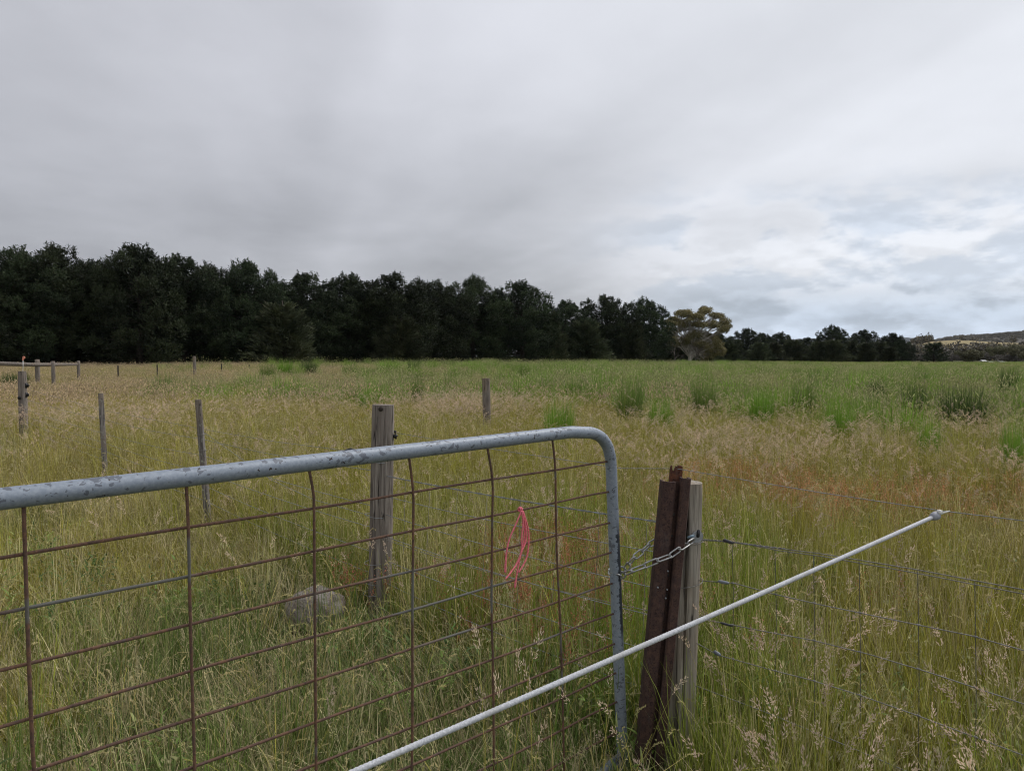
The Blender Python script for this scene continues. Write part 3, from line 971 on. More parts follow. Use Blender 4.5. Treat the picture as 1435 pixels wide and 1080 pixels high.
# ------------------------------------------------------------------ trees
def tree_mat(name, dark, light, dead, dead_amt):
    m, nt, out = new_mat(name)
    v = nt.node('ShaderNodeAttribute', attribute_type='GEOMETRY', attribute_name='var').outputs['Fac']
    oi = nt.node('ShaderNodeObjectInfo').outputs['Random']
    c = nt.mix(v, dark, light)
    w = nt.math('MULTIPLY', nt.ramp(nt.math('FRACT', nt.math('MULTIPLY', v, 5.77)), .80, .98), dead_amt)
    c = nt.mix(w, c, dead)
    hs = nt.node('ShaderNodeHueSaturation'); nt.l.new(c, hs.inputs['Color'])
    nt.l.new(nt.math('ADD', .485, nt.math('MULTIPLY', oi, .03)), hs.inputs['Hue'])
    nt.l.new(nt.math('ADD', .72, nt.math('MULTIPLY', oi, .56)), hs.inputs['Value'])
    p = nt.node('ShaderNodeBsdfPrincipled'); nt.l.new(hs.outputs[0], p.inputs['Base Color'])
    p.inputs['Roughness'].default_value = .65; p.inputs['Specular IOR Level'].default_value = .15
    nt.l.new(p.outputs[0], out.inputs[0])
    return m


m_pine = tree_mat('dark_pine_needles', (.012, .018, .010), (.060, .080, .036), (.06, .05, .034), .5)
m_cyp = tree_mat('olive_cypress_sprays', (.030, .040, .022), (.105, .12, .062), (.10, .085, .058), .5)
m_gum = tree_mat('olive_gum_leaves', (.14, .145, .072), (.48, .44, .19), (.32, .23, .09), .4)
m_gum2 = tree_mat('grey_green_gum_leaves', (.075, .08, .045), (.22, .21, .12), (.18, .14, .09), .6)
m_scrub = tree_mat('grey_scrub_twigs', (.09, .085, .072), (.22, .20, .17), (.20, .17, .15), .6)
m_bark = mat_simple('grey_brown_bark', (.05, .042, .035), .9, 0, .4, 6, .1, .6)
m_gumbark = mat_simple('pale_gum_bark', (.46, .42, .37), .85, 0, .4, 3, .1, .4)
m_twig = mat_simple('bare_grey_twig_bark', (.14, .12, .105), .9, 0, .3, 6, .1, .3)


def spray(m, p, d, L, W, var, rs):
    """one needle spray / leaf bunch: a kite with a fold"""
    d = d.normalized()
    s = d.cross(Vector(rs.normal(size=3))).normalized()
    n = d.cross(s)
    m.add([tuple(p), tuple(p + d * L * .55 + s * W / 2), tuple(p + d * L + n * L * .06), tuple(p + d * L * .55 - s * W / 2)], [(0, 1, 2, 3)], 0, var)


def make_pine(seed, H=12., Rad=4.3, limbs=72):
    """dense windbreak pine: limbs to the ground and a crown of rounded knobbly lobes"""
    rs = np.random.RandomState(seed)
    crown, trunk = MB(), MB()
    wob = [Vector((rs.uniform(-.25, .25), rs.uniform(-.25, .25), H * t)) for t in np.linspace(0, .93, 8)]
    wob[0] = Vector((0, 0, -.4))
    trunk.tube(wob, [.30, .27, .24, .2, .16, .12, .08, .03], 9)
    ph = rs.rand(4) * 6.28

    def env(t, a):
        side = 1 + .16 * math.sin(a * 2 + ph[0]) + .12 * math.sin(a * 3 + ph[1] + t * 5)
        return Rad * side * (1 - max(0, (t - .34) / .66) ** 2.6) ** .55 * (.84 + .16 * min(1, t / .2))

    for i in range(limbs):
        t = ((i + rs.rand()) / limbs) ** .9
        z = H * (.02 + .86 * t)
        a = i * 2.39996 + rs.uniform(-.4, .4)
        L = env(t, a) * rs.uniform(.75, 1.0)
        d = Vector((math.cos(a), math.sin(a), .08 + .5 * t ** 2 + rs.uniform(-.12, .2))).normalized()
        o = Vector((0, 0, max(.15, z - L * d.z * .6))); tip = o + d * L
        trunk.tube([o, o.lerp(tip, .5) + Vector((0, 0, -.05 * L)), tip], [.06, .04, .015], 4)
        tone = rs.rand() ** 1.5
        n = int(5 + L * 1.6)
        for j in range(n):
            s_ = .35 + .65 * (j + rs.rand()) / n
            lat = Vector(rs.normal(size=3)); lat -= d * lat.dot(d)
            c = o + d * (L * s_) + lat * (.10 * L * (.4 + s_ * .7)); c.z = max(c.z, .12)
            for q in range(16):
                spray(crown, c + Vector(rs.normal(size=3)) * .2, Vector(rs.normal(size=3)) * .7 + d * .35 + Vector((0, 0, .6)), rs.uniform(.28, .5), rs.uniform(.07, .13), min(1, max(0, tone * .6 + rs.uniform(-.2, .3))), rs)
    nl = 46
    for i in range(nl):
        t = .10 + .84 * ((i + .5) / nl) ** .85
        a = i * 2.39996 + rs.uniform(-.3, .3)
        rl = rs.uniform(.7, 1.5) * (1 - .3 * t)
        e = max(0, env(t, a) - rl * .75)
        if t > .86: e *= rs.uniform(.1, .8)
        c = Vector((math.cos(a) * e, math.sin(a) * e, H * t - rl * .15))
        tone = rs.rand() ** 1.3
        for j in range(7 if t > .45 else 3):
            a2 = rs.rand() * 6.283; q2 = rl * rs.rand() ** .5 * .9
            b_ = c + Vector((math.cos(a2) * q2, math.sin(a2) * q2, math.sqrt(max(.05, rl * rl - q2 * q2)) * .8)); sh = rs.uniform(.45, 1.05)
            for q in range(22):
                f = rs.rand()
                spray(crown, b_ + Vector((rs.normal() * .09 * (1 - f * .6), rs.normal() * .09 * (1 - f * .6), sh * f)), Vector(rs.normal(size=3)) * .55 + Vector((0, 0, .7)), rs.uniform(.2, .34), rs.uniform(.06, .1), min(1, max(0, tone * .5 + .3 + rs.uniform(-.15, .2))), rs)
        for j in range(int(30 * rl * rl) + 12):
            dv = Vector(rs.normal(size=3)); dv.z = dv.z * .8 + .25; dv.normalize()
            p = c + Vector((dv.x * rl, dv.y * rl, dv.z * rl * .85)) * rs.uniform(.75, 1.05)
            up = Vector((0, 0, .75)) + dv * .45
            # a short upright knob of needles
            kh = rs.uniform(.15, .7)
            for q in range(14):
                pp = p + Vector((rs.normal() * .11, rs.normal() * .11, rs.uniform(0, kh)))
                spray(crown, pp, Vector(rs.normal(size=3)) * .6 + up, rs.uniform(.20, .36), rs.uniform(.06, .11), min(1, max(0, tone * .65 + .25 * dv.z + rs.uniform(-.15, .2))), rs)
    return crown.mesh('pine_crown', m_pine, False), trunk.mesh('pine_trunk', m_bark)


def make_cypress(seed, H=9., Rad=4., limbs=70, lean=0.0):
    rs = np.random.RandomState(seed)
    crown, trunk = MB(), MB()
    trunk.tube([Vector((0, 0, -.4)), Vector((lean * .2, 0, H * .4)), Vector((lean, 0, H * .9))], [.3, .2, .05], 9)
    for i in range(limbs):
        t = (i + rs.rand()) / limbs
        az_ = i * 2.39996 + rs.uniform(-.3, .3)
        z = H * (.01 + .72 * t)
        L = Rad * (1.05 - .62 * t) * rs.uniform(.7, 1.15)
        up = .30 + .75 * t + rs.uniform(-.1, .15)
        d = Vector((math.cos(az_), math.sin(az_), up)).normalized()
        o = Vector((lean * t, 0, max(.1, z - .2)))
        tone = rs.rand()
        tip = o + d * L
        trunk.tube([o, tip], [.05, .012], 4)
        n = int(7 + L * 3.2)
        for j in range(n):
            s = .15 + .85 * (j + rs.rand()) / n
            lat = Vector(rs.normal(size=3)); lat -= d * lat.dot(d); lat.z *= .4
            c = o + d * L * s + lat * .09 * L
            c.z = max(.1, c.z)
            for q in range(12):
                dd = d * 1.1 + Vector(rs.normal(size=3)) * .42 + Vector((0, 0, .1))
                spray(crown, c + Vector(rs.normal(size=3)) * .13, dd, rs.uniform(.4, .8), rs.uniform(.08, .14), min(1, max(0, tone * .75 + rs.uniform(-.1, .3))), rs)
    return crown.mesh('cypress_crown', m_cyp, False), trunk.mesh('cypress_trunk', m_bark)


def make_bushy(seed, clumps, leaf_mat, bark, H, trunk_r=.25, dens=1.0, trunk_pts=None, leaf=.34):
    """broadleaf tree or bush: clumps = (x, z, radius x, radius z, y, tone); limbs run to each clump"""
    rs = np.random.RandomState(seed)
    crown, trunk = MB(), MB()
    tp = trunk_pts or [Vector((0, 0, -.4)), Vector((.1, 0, H * .2)), Vector((.0, .1, H * .4))]
    trunk.tube(smooth_path(tp, 4), [trunk_r * (1 - .5 * i / (4 * (len(tp) - 1))) for i in range(4 * (len(tp) - 1) + 1)], 10)
    fork = tp[-1]
    for (cx, cz, rx, rz, cy, tone) in clumps:
        c = Vector((cx, cy, cz))
        b0 = tp[rs.randint(1, len(tp))]
        midp = b0.lerp(c, .5) + Vector((rs.normal() * .3, rs.normal() * .3, .3))
        trunk.tube(smooth_path([b0, midp, c + Vector((0, 0, -rz * .3))], 4), [trunk_r * (.42 if len(clumps) < 40 else .2) * (1 - .8 * i / 8) for i in range(9)], 6)
        for q in range(5):
            e = c + Vector((rs.normal() * rx * .6, rs.normal() * rx * .5, rs.normal() * rz * .4))
            trunk.tube([midp.lerp(c, .5), e], [.05, .012], 4)
        for q in range(int(dens * 620 * max(.3, rx * rz))):
            d = Vector(rs.normal(size=3)).normalized()
            rad = rs.rand() ** .45
            p = c + Vector((d.x * rx, d.y * rx * .9, d.z * rz)) * rad
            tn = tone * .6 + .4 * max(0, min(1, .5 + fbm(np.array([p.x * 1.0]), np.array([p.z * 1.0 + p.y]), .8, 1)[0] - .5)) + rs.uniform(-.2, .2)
            spray(crown, p, Vector(rs.normal(size=3)) + Vector((0, 0, -.25)), rs.uniform(.6, 1.2) * leaf, rs.uniform(.3, .5) * leaf, min(1, max(0, tn)), rs)
    return crown.mesh('leafy_crown', leaf_mat, False), trunk.mesh('leafy_trunk', bark)


def place_tree(meshes, name, label, cat, group, px, depth, s, sz, rz, crown_name='crown', sink=0.0):
    x = (px - CX) / F_PX * depth
    t = thing(name, label, cat, (x, depth, g1(x, depth) - sink), group)
    t.rotation_euler = (0, 0, rz); t.scale = (s, s, sz)
    for me, nm in zip(meshes, (crown_name, 'trunk')):
        o = bpy.data.objects.new(nm, me); COL.objects.link(o); o.parent = t
    return t


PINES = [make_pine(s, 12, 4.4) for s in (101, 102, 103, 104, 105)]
CYPS = [make_cypress(201, 9, 4.0, 70, .3), make_cypress(202, 9, 3.6, 64, -.4)]
row_d = lambda px: float(np.interp(px, [-300, -20, 200, 400, 560, 640, 730, 800, 850, 900, 960], [56, 66, 72, 82, 92, 100, 108, 118, 124, 132, 140]))
ordn = ['first', 'second', 'third', 'fourth', 'fifth', 'sixth', 'seventh', 'eighth', 'ninth', 'tenth', 'eleventh', 'twelfth', 'thirteenth', 'fourteenth', 'fifteenth', 'sixteenth', 'seventeenth', 'eighteenth', 'nineteenth', 'twentieth']
front = [(15, 345, 1.1), (82, 341, 1.15), (138, 363, 1.0), (196, 342, 1.15), (255, 355, 1.1), (302, 370, .95), (347, 363, 1.05), (425, 380, 1.05), (490, 383, 1.1), (550, 381, 1.1), (607, 392, 1.05), (664, 385, 1.1), (730, 392, 1.1), (793, 420, 1.0), (849, 412, 1.05), (902, 417, 1.05)]
for i, (px, py, ws) in enumerate(front):
    d = row_d(px) + (i % 3) * 2.0
    x = (px - CX) / F_PX * d
    h = EYE + (HORIZON - py) / F_PX * d - g1(x, d)
    lab = f'dark bushy pine in the long windbreak, {ordn[i]} crown from the left along its skyline'
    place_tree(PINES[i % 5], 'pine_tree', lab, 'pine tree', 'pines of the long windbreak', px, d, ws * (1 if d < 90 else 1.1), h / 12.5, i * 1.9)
# a second row fills the gaps behind the front crowns
back = [(-40, 350), (48, 352), (110, 360), (166, 362), (226, 360), (280, 372), (325, 378), (385, 388), (458, 392), (520, 392), (580, 396), (636, 398), (698, 402), (760, 418), (820, 432), (876, 430)]
for i, (px, py) in enumerate(back):
    d = row_d(px) + 9 + (i % 2) * 2
    x = (px - CX) / F_PX * d
    h = EYE + (HORIZON - py - 14) / F_PX * d - g1(x, d)
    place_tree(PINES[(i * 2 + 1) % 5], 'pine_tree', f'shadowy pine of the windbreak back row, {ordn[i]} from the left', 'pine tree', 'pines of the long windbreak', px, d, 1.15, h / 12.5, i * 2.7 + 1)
for i, (px, py) in enumerate(((-70, 338), (-150, 336), (-240, 332))):
    d = row_d(px); x = (px - CX) / F_PX * d
    h = EYE + (HORIZON - py) / F_PX * d - g1(x, d)
    place_tree(PINES[(i + 2) % 5], 'pine_tree', f'dark pine continuing the windbreak, {ordn[i]} one past its left picture edge', 'pine tree', 'pines of the long windbreak', px, d, 1.1, h / 12.5, i * 2.2)
for (px, py, dd, s, k, lab) in ((398, 408, -5, 1.05, 0, 'olive brown cypress with slanting sprays in front of the seventh and eighth pines'),
                               (770, 424, -4, .95, 1, 'dull olive cypress at the step where the windbreak drops lower'),
                               (822, 438, -5, 1.15, 0, 'low spreading grey olive cypress in front of the lower windbreak pines'),
                               (884, 442, -3, .9, 1, 'green cypress in front of the last windbreak pine'),
                               (560, 430, -5, 1.0, 1, 'squat conifer at the foot of the tenth pine')):
    d = row_d(px) + dd; x = (px - CX) / F_PX * d
    h = EYE + (HORIZON - py) / F_PX * d - g1(x, d)
    place_tree(CYPS[k], 'cypress_tree', lab, 'cypress tree', 'cypresses along the windbreak', px, d, s, h / 9.2, px * .7)

# the big gum, its neighbours
SC = 140 / F_PX
gx = lambda px: (px - 966) * SC
gzp = lambda py: (505 - py) * SC
gum_cl = []
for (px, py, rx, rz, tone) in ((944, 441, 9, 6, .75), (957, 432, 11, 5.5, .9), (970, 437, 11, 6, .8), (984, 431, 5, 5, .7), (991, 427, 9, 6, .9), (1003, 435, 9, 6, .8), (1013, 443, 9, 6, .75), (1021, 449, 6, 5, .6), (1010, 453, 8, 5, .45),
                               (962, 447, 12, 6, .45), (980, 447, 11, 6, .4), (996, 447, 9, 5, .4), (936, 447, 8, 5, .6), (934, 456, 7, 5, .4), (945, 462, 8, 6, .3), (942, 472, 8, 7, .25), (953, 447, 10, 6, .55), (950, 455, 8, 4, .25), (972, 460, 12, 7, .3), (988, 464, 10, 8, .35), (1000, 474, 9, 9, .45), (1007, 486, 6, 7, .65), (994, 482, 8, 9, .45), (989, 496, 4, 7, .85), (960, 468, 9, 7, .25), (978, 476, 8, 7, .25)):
    gum_cl.append((gx(px), gzp(py), rx * SC, rz * SC, random.uniform(-2.2, 2.2), tone))
tpts = [Vector((0, 0, -.4)), Vector((gx(966.5), 0, gzp(494))), Vector((gx(967), 0, gzp(484))), Vector((gx(961), .3, gzp(470))), Vector((gx(968), .2, gzp(455)))]
rsg = np.random.RandomState(17); fine_cl = []
for (a, b, c_, d_, e_, f_) in gum_cl:
    for q in range(7):
        dv = rsg.normal(size=3); dv = dv / np.linalg.norm(dv) * rsg.rand() ** .4
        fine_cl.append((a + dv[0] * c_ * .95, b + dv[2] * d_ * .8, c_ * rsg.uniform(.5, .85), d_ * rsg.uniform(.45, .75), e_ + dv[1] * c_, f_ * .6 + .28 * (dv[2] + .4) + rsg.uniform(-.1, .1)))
gum_cl = fine_cl
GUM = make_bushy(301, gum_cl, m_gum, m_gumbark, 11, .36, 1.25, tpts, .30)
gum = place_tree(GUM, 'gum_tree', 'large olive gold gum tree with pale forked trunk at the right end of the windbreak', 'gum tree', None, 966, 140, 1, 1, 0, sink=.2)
ch = [o for o in gum.children if o.name.startswith('trunk')][0]
m = MB(); rs = np.random.RandomState(9)
for i in range(2):
    pass
# second limb of the gum
m.tube(smooth_path([Vector((gx(967), 0, gzp(497))), Vector((gx(974), -.2, gzp(487))), Vector((gx(981), -.3, gzp(481))), Vector((gx(988), 0, gzp(466))), Vector((gx(998), .2, gzp(448)))], 4), [.24 - .012 * i for i in range(17)], 9)
m.tube(smooth_path([Vector((gx(965), 0, gzp(484))), Vector((gx(957), -.2, gzp(473))), Vector((gx(950), 0, gzp(462))), Vector((gx(946), .2, gzp(446)))], 4), [.18 - .011 * i for i in range(13)], 8)
lm = m.mesh('gum_limbs', m_gumbark); lo = bpy.data.objects.new('limbs', lm); COL.objects.link(lo); lo.parent = gum


def make_bare(seed, H):
    rs = np.random.RandomState(seed); m = MB()
    def grow(p, d, L, r, lev):
        e = p + d * L
        mid = p.lerp(e, .5) + Vector(rs.normal(size=3)) * L * .06
        m.tube([p, mid, e], [r, r * .8, r * .6], 5 if lev else 8)
        if lev >= 5: return
        for k in range(3 if lev < 4 else 4):
            nd = (d + Vector(rs.normal(size=3)) * .48 + Vector((0, 0, .12))).normalized()
            grow(e if k else mid, nd, L * rs.uniform(.62, .85), r * .58, lev + 1)
    grow(Vector((0, 0, -.3)), Vector((.05, 0, 1)), H * .25, .14, 0)
    return m.mesh('bare_branches', m_twig)


bt = thing('bare_tree', 'leafless grey tree with a fan of fine twigs, left of the large gum', 'bare tree', ((945 - CX) / F_PX * 134, 134, g1(30, 134)))
o = bpy.data.objects.new('branches', make_bare(61, 6.5)); COL.objects.link(o); o.parent = bt
bt2 = thing('bare_tree', 'leafless grey tangle of branches in front of the large gum trunk', 'bare tree', ((974 - CX) / F_PX * 137, 137, g1(34, 137)))
o = bpy.data.objects.new('branches', make_bare(62, 6.0)); COL.objects.link(o); o.parent = bt2

# far row to the right
far = [(934, 462, 'p', 152, .9), (952, 470, 'c', 150, 1.0), (972, 474, 'p', 156, .9), (990, 470, 'c', 152, 1.0), (1008, 466, 'p', 160, .85), (1018, 474, 'c', 158, .9), (1029, 469, 'c', 190, .9), (1046, 459, 'p', 198, 1.0), (1068, 466, 'p', 200, .9), (1062, 474, 'c', 188, 1.1), (1092, 465, 'p', 204, .95), (1085, 474, 'c', 190, 1.0), (1112, 470, 'c', 194, 1.1), (1130, 472, 'p', 204, .85), (1146, 473, 'c', 192, 1.0),
       (1166, 455, 'p', 200, 1.0), (1168, 470, 'c', 190, 1.2), (1192, 471, 'c', 196, 1.0), (1209, 461, 'p', 204, .95), (1214, 474, 'c', 192, 1.05), (1234, 473, 'c', 198, .9), (1250, 466, 'p', 202, .85), (1262, 475, 'p', 200, .75), (1245, 481, 'c', 194, .9)]
ci = pi_ = 0
for i, (px, py, k, d, s) in enumerate(far):
    x = (px - CX) / F_PX * d
    h = EYE + (HORIZON - py) / F_PX * d - g1(x, d)
    if k == 'p':
        pi_ += 1
        place_tree(PINES[(i * 3) % 5], 'pine_tree', f'small dark pine in the far row, {ordn[pi_ - 1]} pine from its left end behind the gum', 'pine tree', 'trees of the far row', px, d, s, h / 12.5, i * 2.3)
    else:
        ci += 1
        place_tree(CYPS[i % 2], 'cypress_tree', f'grey green cypress in the far row, {ordn[ci - 1]} cypress from its left end behind the gum', 'cypress tree', 'trees of the far row', px, d, s * 1.05, h / 9.2, i * 1.7)
d = 195; x = (1308 - CX) / F_PX * d
h = EYE + (HORIZON - 473) / F_PX * d - g1(x, d)
SOLO = make_cypress(203, 9, 4.2, 30, .4)
SOLO[0].materials.clear(); SOLO[0].materials.append(m_pine)
place_tree(SOLO, 'cypress_tree', 'solitary dark cypress standing apart beyond the right end of the far row', 'cypress tree', None, 1308, d, 1.02, h / 9.2, .5)

# gum bushes and gums on the right edge
def dome(seed, w, h, n, tone):
    rs = np.random.RandomState(seed); out_ = []
    for i in range(n):
        a = rs.uniform(-1, 1); t = rs.rand() ** .7
        zc = h * (.25 + .55 * t); wx = w * math.sqrt(max(.05, 1 - (zc / h) ** 2))
        out_.append((a * wx * .75, zc, w * rs.uniform(.28, .42), h * rs.uniform(.14, .24), rs.uniform(-.6, .6) * w, tone + rs.uniform(-.25, .25)))
    return out_


GB = make_bushy(311, dome(1, 4.3, 4.2, 16, .4), m_gum2, m_bark, 4, .2, .9, None, .42)
GT = make_bushy(312, [(x, z + 1.8, a, b, y, t) for (x, z, a, b, y, t) in dome(2, 4.0, 4.6, 15, .55)], m_gum2, m_gumbark, 6, .22, .8, None, .42)
SB = make_bushy(313, dome(3, 4.5, 3.2, 14, .5), m_scrub, m_bark, 3, .15, .8, None, .4)
for (ms, nm, px, d, s, sz, lab) in ((GB, 'gum_tree', 1356, 205, 1.0, 1.0, 'low dome shaped dark gum bush left of the white shed'), (GT, 'gum_tree', 1398, 235, .9, .95, 'tall thin gum with gaps in its crown behind the white sheds'),
                                  (GT, 'gum_tree', 1424, 225, 1.1, .98, 'spreading sunlit gum at the right picture edge'), (SB, 'scrub_tree', 1290, 240, .9, 1.1, 'grey scrub left of the solitary dark cypress'),
                                  (SB, 'scrub_tree', 1334, 250, .9, 1.0, 'grey scrub between the solitary cypress and the dome shaped gum'), (SB, 'scrub_tree', 1412, 228, 1.1, 1.0, 'dark grey scrub under the right edge gums'),
                                  (GB, 'gum_tree', 1442, 215, .9, .9, 'dark gum bush half cut off by the right picture edge'), (SB, 'scrub_tree', 1376, 262, 1.1, 1.25, 'pale grey scrub behind the dome shaped gum'),
                                  (SB, 'scrub_tree', 1440, 262, 1.0, 1.2, 'tall grey scrub behind the spreading right edge gum'),
                                  (GT, 'gum_tree', 1480, 220, 1.1, 1.0, 'gum tree standing past the right picture edge')):
    place_tree(ms, nm, lab, 'tree', 'gums and scrub at the right', px, d, s, sz, px * 1.3, sink=.2)

# white sheds among the gums
m_shed = mat_simple('white_steel_sheet', (.22, .22, .215), .5, 0, .1, 2); m_roofw = mat_simple('pale_roof_sheet', (.25, .255, .26), .4, 0, .1, 2)
for (px, d, w, hgt, lab) in ((1377, 212, 1.1, .95, 'small low white shed roof left of the larger pale shed'), (1387, 209, 1.0, .6, 'white gabled shed in front of the thin gum'), (1402, 216, 1.0, .6, 'grey white shed partly hidden at the foot of the scrub')):
    x = (px - CX) / F_PX * d; g = g1(x, d)
    t = thing('shed', lab, 'shed', (x, d, g), 'sheds among the gums')
    m = MB(); m.box((x, d, g + hgt * .34), (w, 1.6, hgt * .68)); m.build('wall', m_shed, t, False)
    m = MB(); z0 = g + hgt * .68
    m.add([(x - w / 2 - .15, d - .95, z0), (x + w / 2 + .15, d - .95, z0), (x + w / 2 + .15, d, z0 + hgt * .34), (x - w / 2 - .15, d, z0 + hgt * .34), (x - w / 2 - .15, d + .95, z0), (x + w / 2 + .15, d + .95, z0)],
          [(0, 1, 2, 3), (3, 2, 5, 4), (0, 3, 4), (1, 5, 2), (0, 4, 5, 1)])
    m.build('roof', m_roofw, t, False)

# ------------------------------------------------------------------ grasses
def blade(m, base, az_, lean, L, W, bend, rs, mat, var, seg=4):
    """a tapering grass blade that arches over"""
    p = Vector(base); h = Vector((math.cos(az_), math.sin(az_), 0)); s = Vector((-h.y, h.x, 0))
    vs = []; an = lean
    for i in range(seg + 1):
        t = i / seg
        w = W * (1 - t ** 1.7) * .5 + .0003
        vs += [tuple(p - s * w), tuple(p + s * w)]
        p = p + (h * math.sin(an) + Vector((0, 0, math.cos(an)))) * (L / seg)
        an += bend / seg
    m.add(vs, [(2 * i, 2 * i + 1, 2 * i + 3, 2 * i + 2) for i in range(seg)], mat, var)
    return p


def tuft(seed, n, spread, L, W, lean=.35, bend=1.1, seg=4):
    rs = np.random.RandomState(seed); m = MB()
    for i in range(n):
        a = rs.rand() * 6.283; r = spread * rs.rand() ** .5
        blade(m, (math.cos(a) * r, math.sin(a) * r, -.02), a + rs.normal() * .9, abs(rs.normal()) * lean, rs.uniform(*L), W * rs.uniform(.6, 1.25), rs.normal() * .25 * bend + bend * rs.rand() ** 1.5, rs, 0, rs.rand(), seg)
    return m


def culm(m, base, az_, lean, L, bend, rs, w=.0016, seg=6):
    p = Vector(base); h = Vector((math.cos(az_), math.sin(az_), 0)); an = lean; pts = [p.copy()]; ds = []
    for i in range(seg):
        d = h * math.sin(an) + Vector((0, 0, math.cos(an)))
        p = p + d * (L / seg); pts.append(p.copy()); ds.append(d); an += bend / seg * (.3 + 1.4 * i / seg)
    s = Vector((-h.y, h.x, 0)); vs = []
    for i, q in enumerate(pts):
        ww = w * (1 - .5 * i / seg)
        n = ds[min(i, seg - 1)].cross(s)
        vs += [tuple(q - s * ww), tuple(q + s * ww)]
    var = rs.rand()
    m.add(vs, [(2 * i, 2 * i + 1, 2 * i + 3, 2 * i + 2) for i in range(seg)], 0, var)
    return pts[-1], ds[-1], h


def spikelet(m, p, d, L, W, var, rs, mat=1):
    d = d.normalized(); s = d.cross(Vector(rs.normal(size=3))).normalized(); n = d.cross(s)
    for ss in (s, n):
        m.add([tuple(p), tuple(p + d * L * .45 + ss * W / 2), tuple(p + d * L), tuple(p + d * L * .45 - ss * W / 2)], [(0, 1, 2, 3)], mat, var)


def fog(seed, n=7, spread=.13, L=(.45, .72), nsp=30, size=1.0):
    """soft plume grass"""
    rs = np.random.RandomState(seed); m = MB()
    for i in range(n):
        a = rs.rand() * 6.283; r = spread * rs.rand() ** .5
        tip, d, h = culm(m, (math.cos(a) * r, math.sin(a) * r, -.02), a + rs.normal(), .05 + abs(rs.normal()) * .14, rs.uniform(*L), .2 + rs.rand() * .7, rs)
        HL = rs.uniform(.06, .11) * size; var = rs.rand()
        d2 = (d + h * .35 + Vector((0, 0, -.15))).normalized()
        wd = rs.uniform(.008, .02) * size
        for k in range(nsp):
            t = k / nsp
            c = tip + (d.lerp(d2, t)) * HL * t
            prof = math.sin(math.pi * min(1, .12 + t * .86)) ** .7
            side = Vector(rs.normal(size=3)).normalized()
            spikelet(m, c + side * wd * prof * rs.rand() ** .5, side * .7 + d2 * 1.1, rs.uniform(.008, .015) * size, .0036 * size, min(1, max(0, var * .7 + rs.rand() * .3)), rs)
        for k in range(2):
            blade(m, (math.cos(a) * r, math.sin(a) * r, -.02), rs.rand() * 6.28, .3, rs.uniform(.2, .35), .005, 1.0, rs, 0, rs.rand(), 4)
    return m


def brome(seed, n=6, spread=.12, L=(.42, .68)):
    """nodding spikelets on thin stalks"""
    rs = np.random.RandomState(seed); m = MB()
    for i in range(n):
        a = rs.rand() * 6.283; r = spread * rs.rand() ** .5
        tip, d, h = culm(m, (math.cos(a) * r, math.sin(a) * r, -.02), a + rs.normal(), .05 + abs(rs.normal()) * .15, rs.uniform(*L), .9 + rs.rand() * 1.0, rs)
        var = rs.rand()
        for k in range(rs.randint(5, 10)):
            b = tip - d * rs.uniform(0, .11)
            q = b + Vector(rs.normal(size=3)) * .012 + h * .015
            spikelet(m, q, Vector((0, 0, -1)) + h * .8 + Vector(rs.normal(size=3)) * .35, rs.uniform(.018, .030), rs.uniform(.005, .0085), min(1, max(0, var * .6 + rs.rand() * .4)), rs)
    return m


def spike(seed, n=8, spread=.13, L=(.35, .62)):
    """narrow upright or hooked spikes"""
    rs = np.random.RandomState(seed); m = MB()
    for i in range(n):
        a = rs.rand() * 6.283; r = spread * rs.rand() ** .5
        tip, d, h = culm(m, (math.cos(a) * r, math.sin(a) * r, -.02), a + rs.normal(), abs(rs.normal()) * .22, rs.uniform(*L), rs.rand() * 1.3, rs)
        HL = rs.uniform(.04, .08); var = rs.rand(); an = rs.uniform(.3, 1.2)
        for k in range(14):
            t = k / 14
            dd = (d * (1 - t * .5) + h * t * an + Vector((0, 0, -t * an * .5))).normalized()
            spikelet(m, tip + dd * HL * t, dd + Vector(rs.normal(size=3)) * .4, .014, .0045, min(1, max(0, var * .6 + rs.rand() * .4)), rs)
    return m


def sorrel(seed, n=9, spread=.15):
    rs = np.random.RandomState(seed); m = MB()
    for i in range(n):
        a = rs.rand() * 6.283; r = spread * rs.rand() ** .5
        base = Vector((math.cos(a) * r, math.sin(a) * r, -.02)); L = rs.uniform(.25, .45)
        tip, d, h = culm(m, base, a + rs.normal(), abs(rs.normal()) * .15, L, .2, rs, .0014)
        for br in range(5):
            st = base.lerp(tip, rs.uniform(.45, .85)); e = st + Vector((rs.normal() * .03, rs.normal() * .03, rs.uniform(.06, .13)))
            for k in range(12):
                q = st.lerp(e, rs.rand()) + Vector(rs.normal(size=3)) * .004
                spikelet(m, q, Vector(rs.normal(size=3)), .008, .006, rs.rand(), rs)
    return m


def herb(seed, n=16, spread=.16, L=(.06, .12)):
    """leafy weed: stalks with pairs of small pointed leaves"""
    rs = np.random.RandomState(seed); m = MB()
    for i in range(n):
        a = rs.rand() * 6.283; r = spread * rs.rand() ** .5
        base = Vector((math.cos(a) * r, math.sin(a) * r, -.02))
        tip, d, h = culm(m, base, a + rs.normal(), abs(rs.normal()) * .25, rs.uniform(.18, .42), .3, rs, .0016, 5)
        for k in range(9):
            q = base.lerp(tip, .25 + .75 * k / 9)
            blade(m, q, rs.rand() * 6.28, .6 + rs.rand() * .6, rs.uniform(*L) * .55, rs.uniform(.007, .013), .9, rs, 0, rs.rand(), 3)
    return m


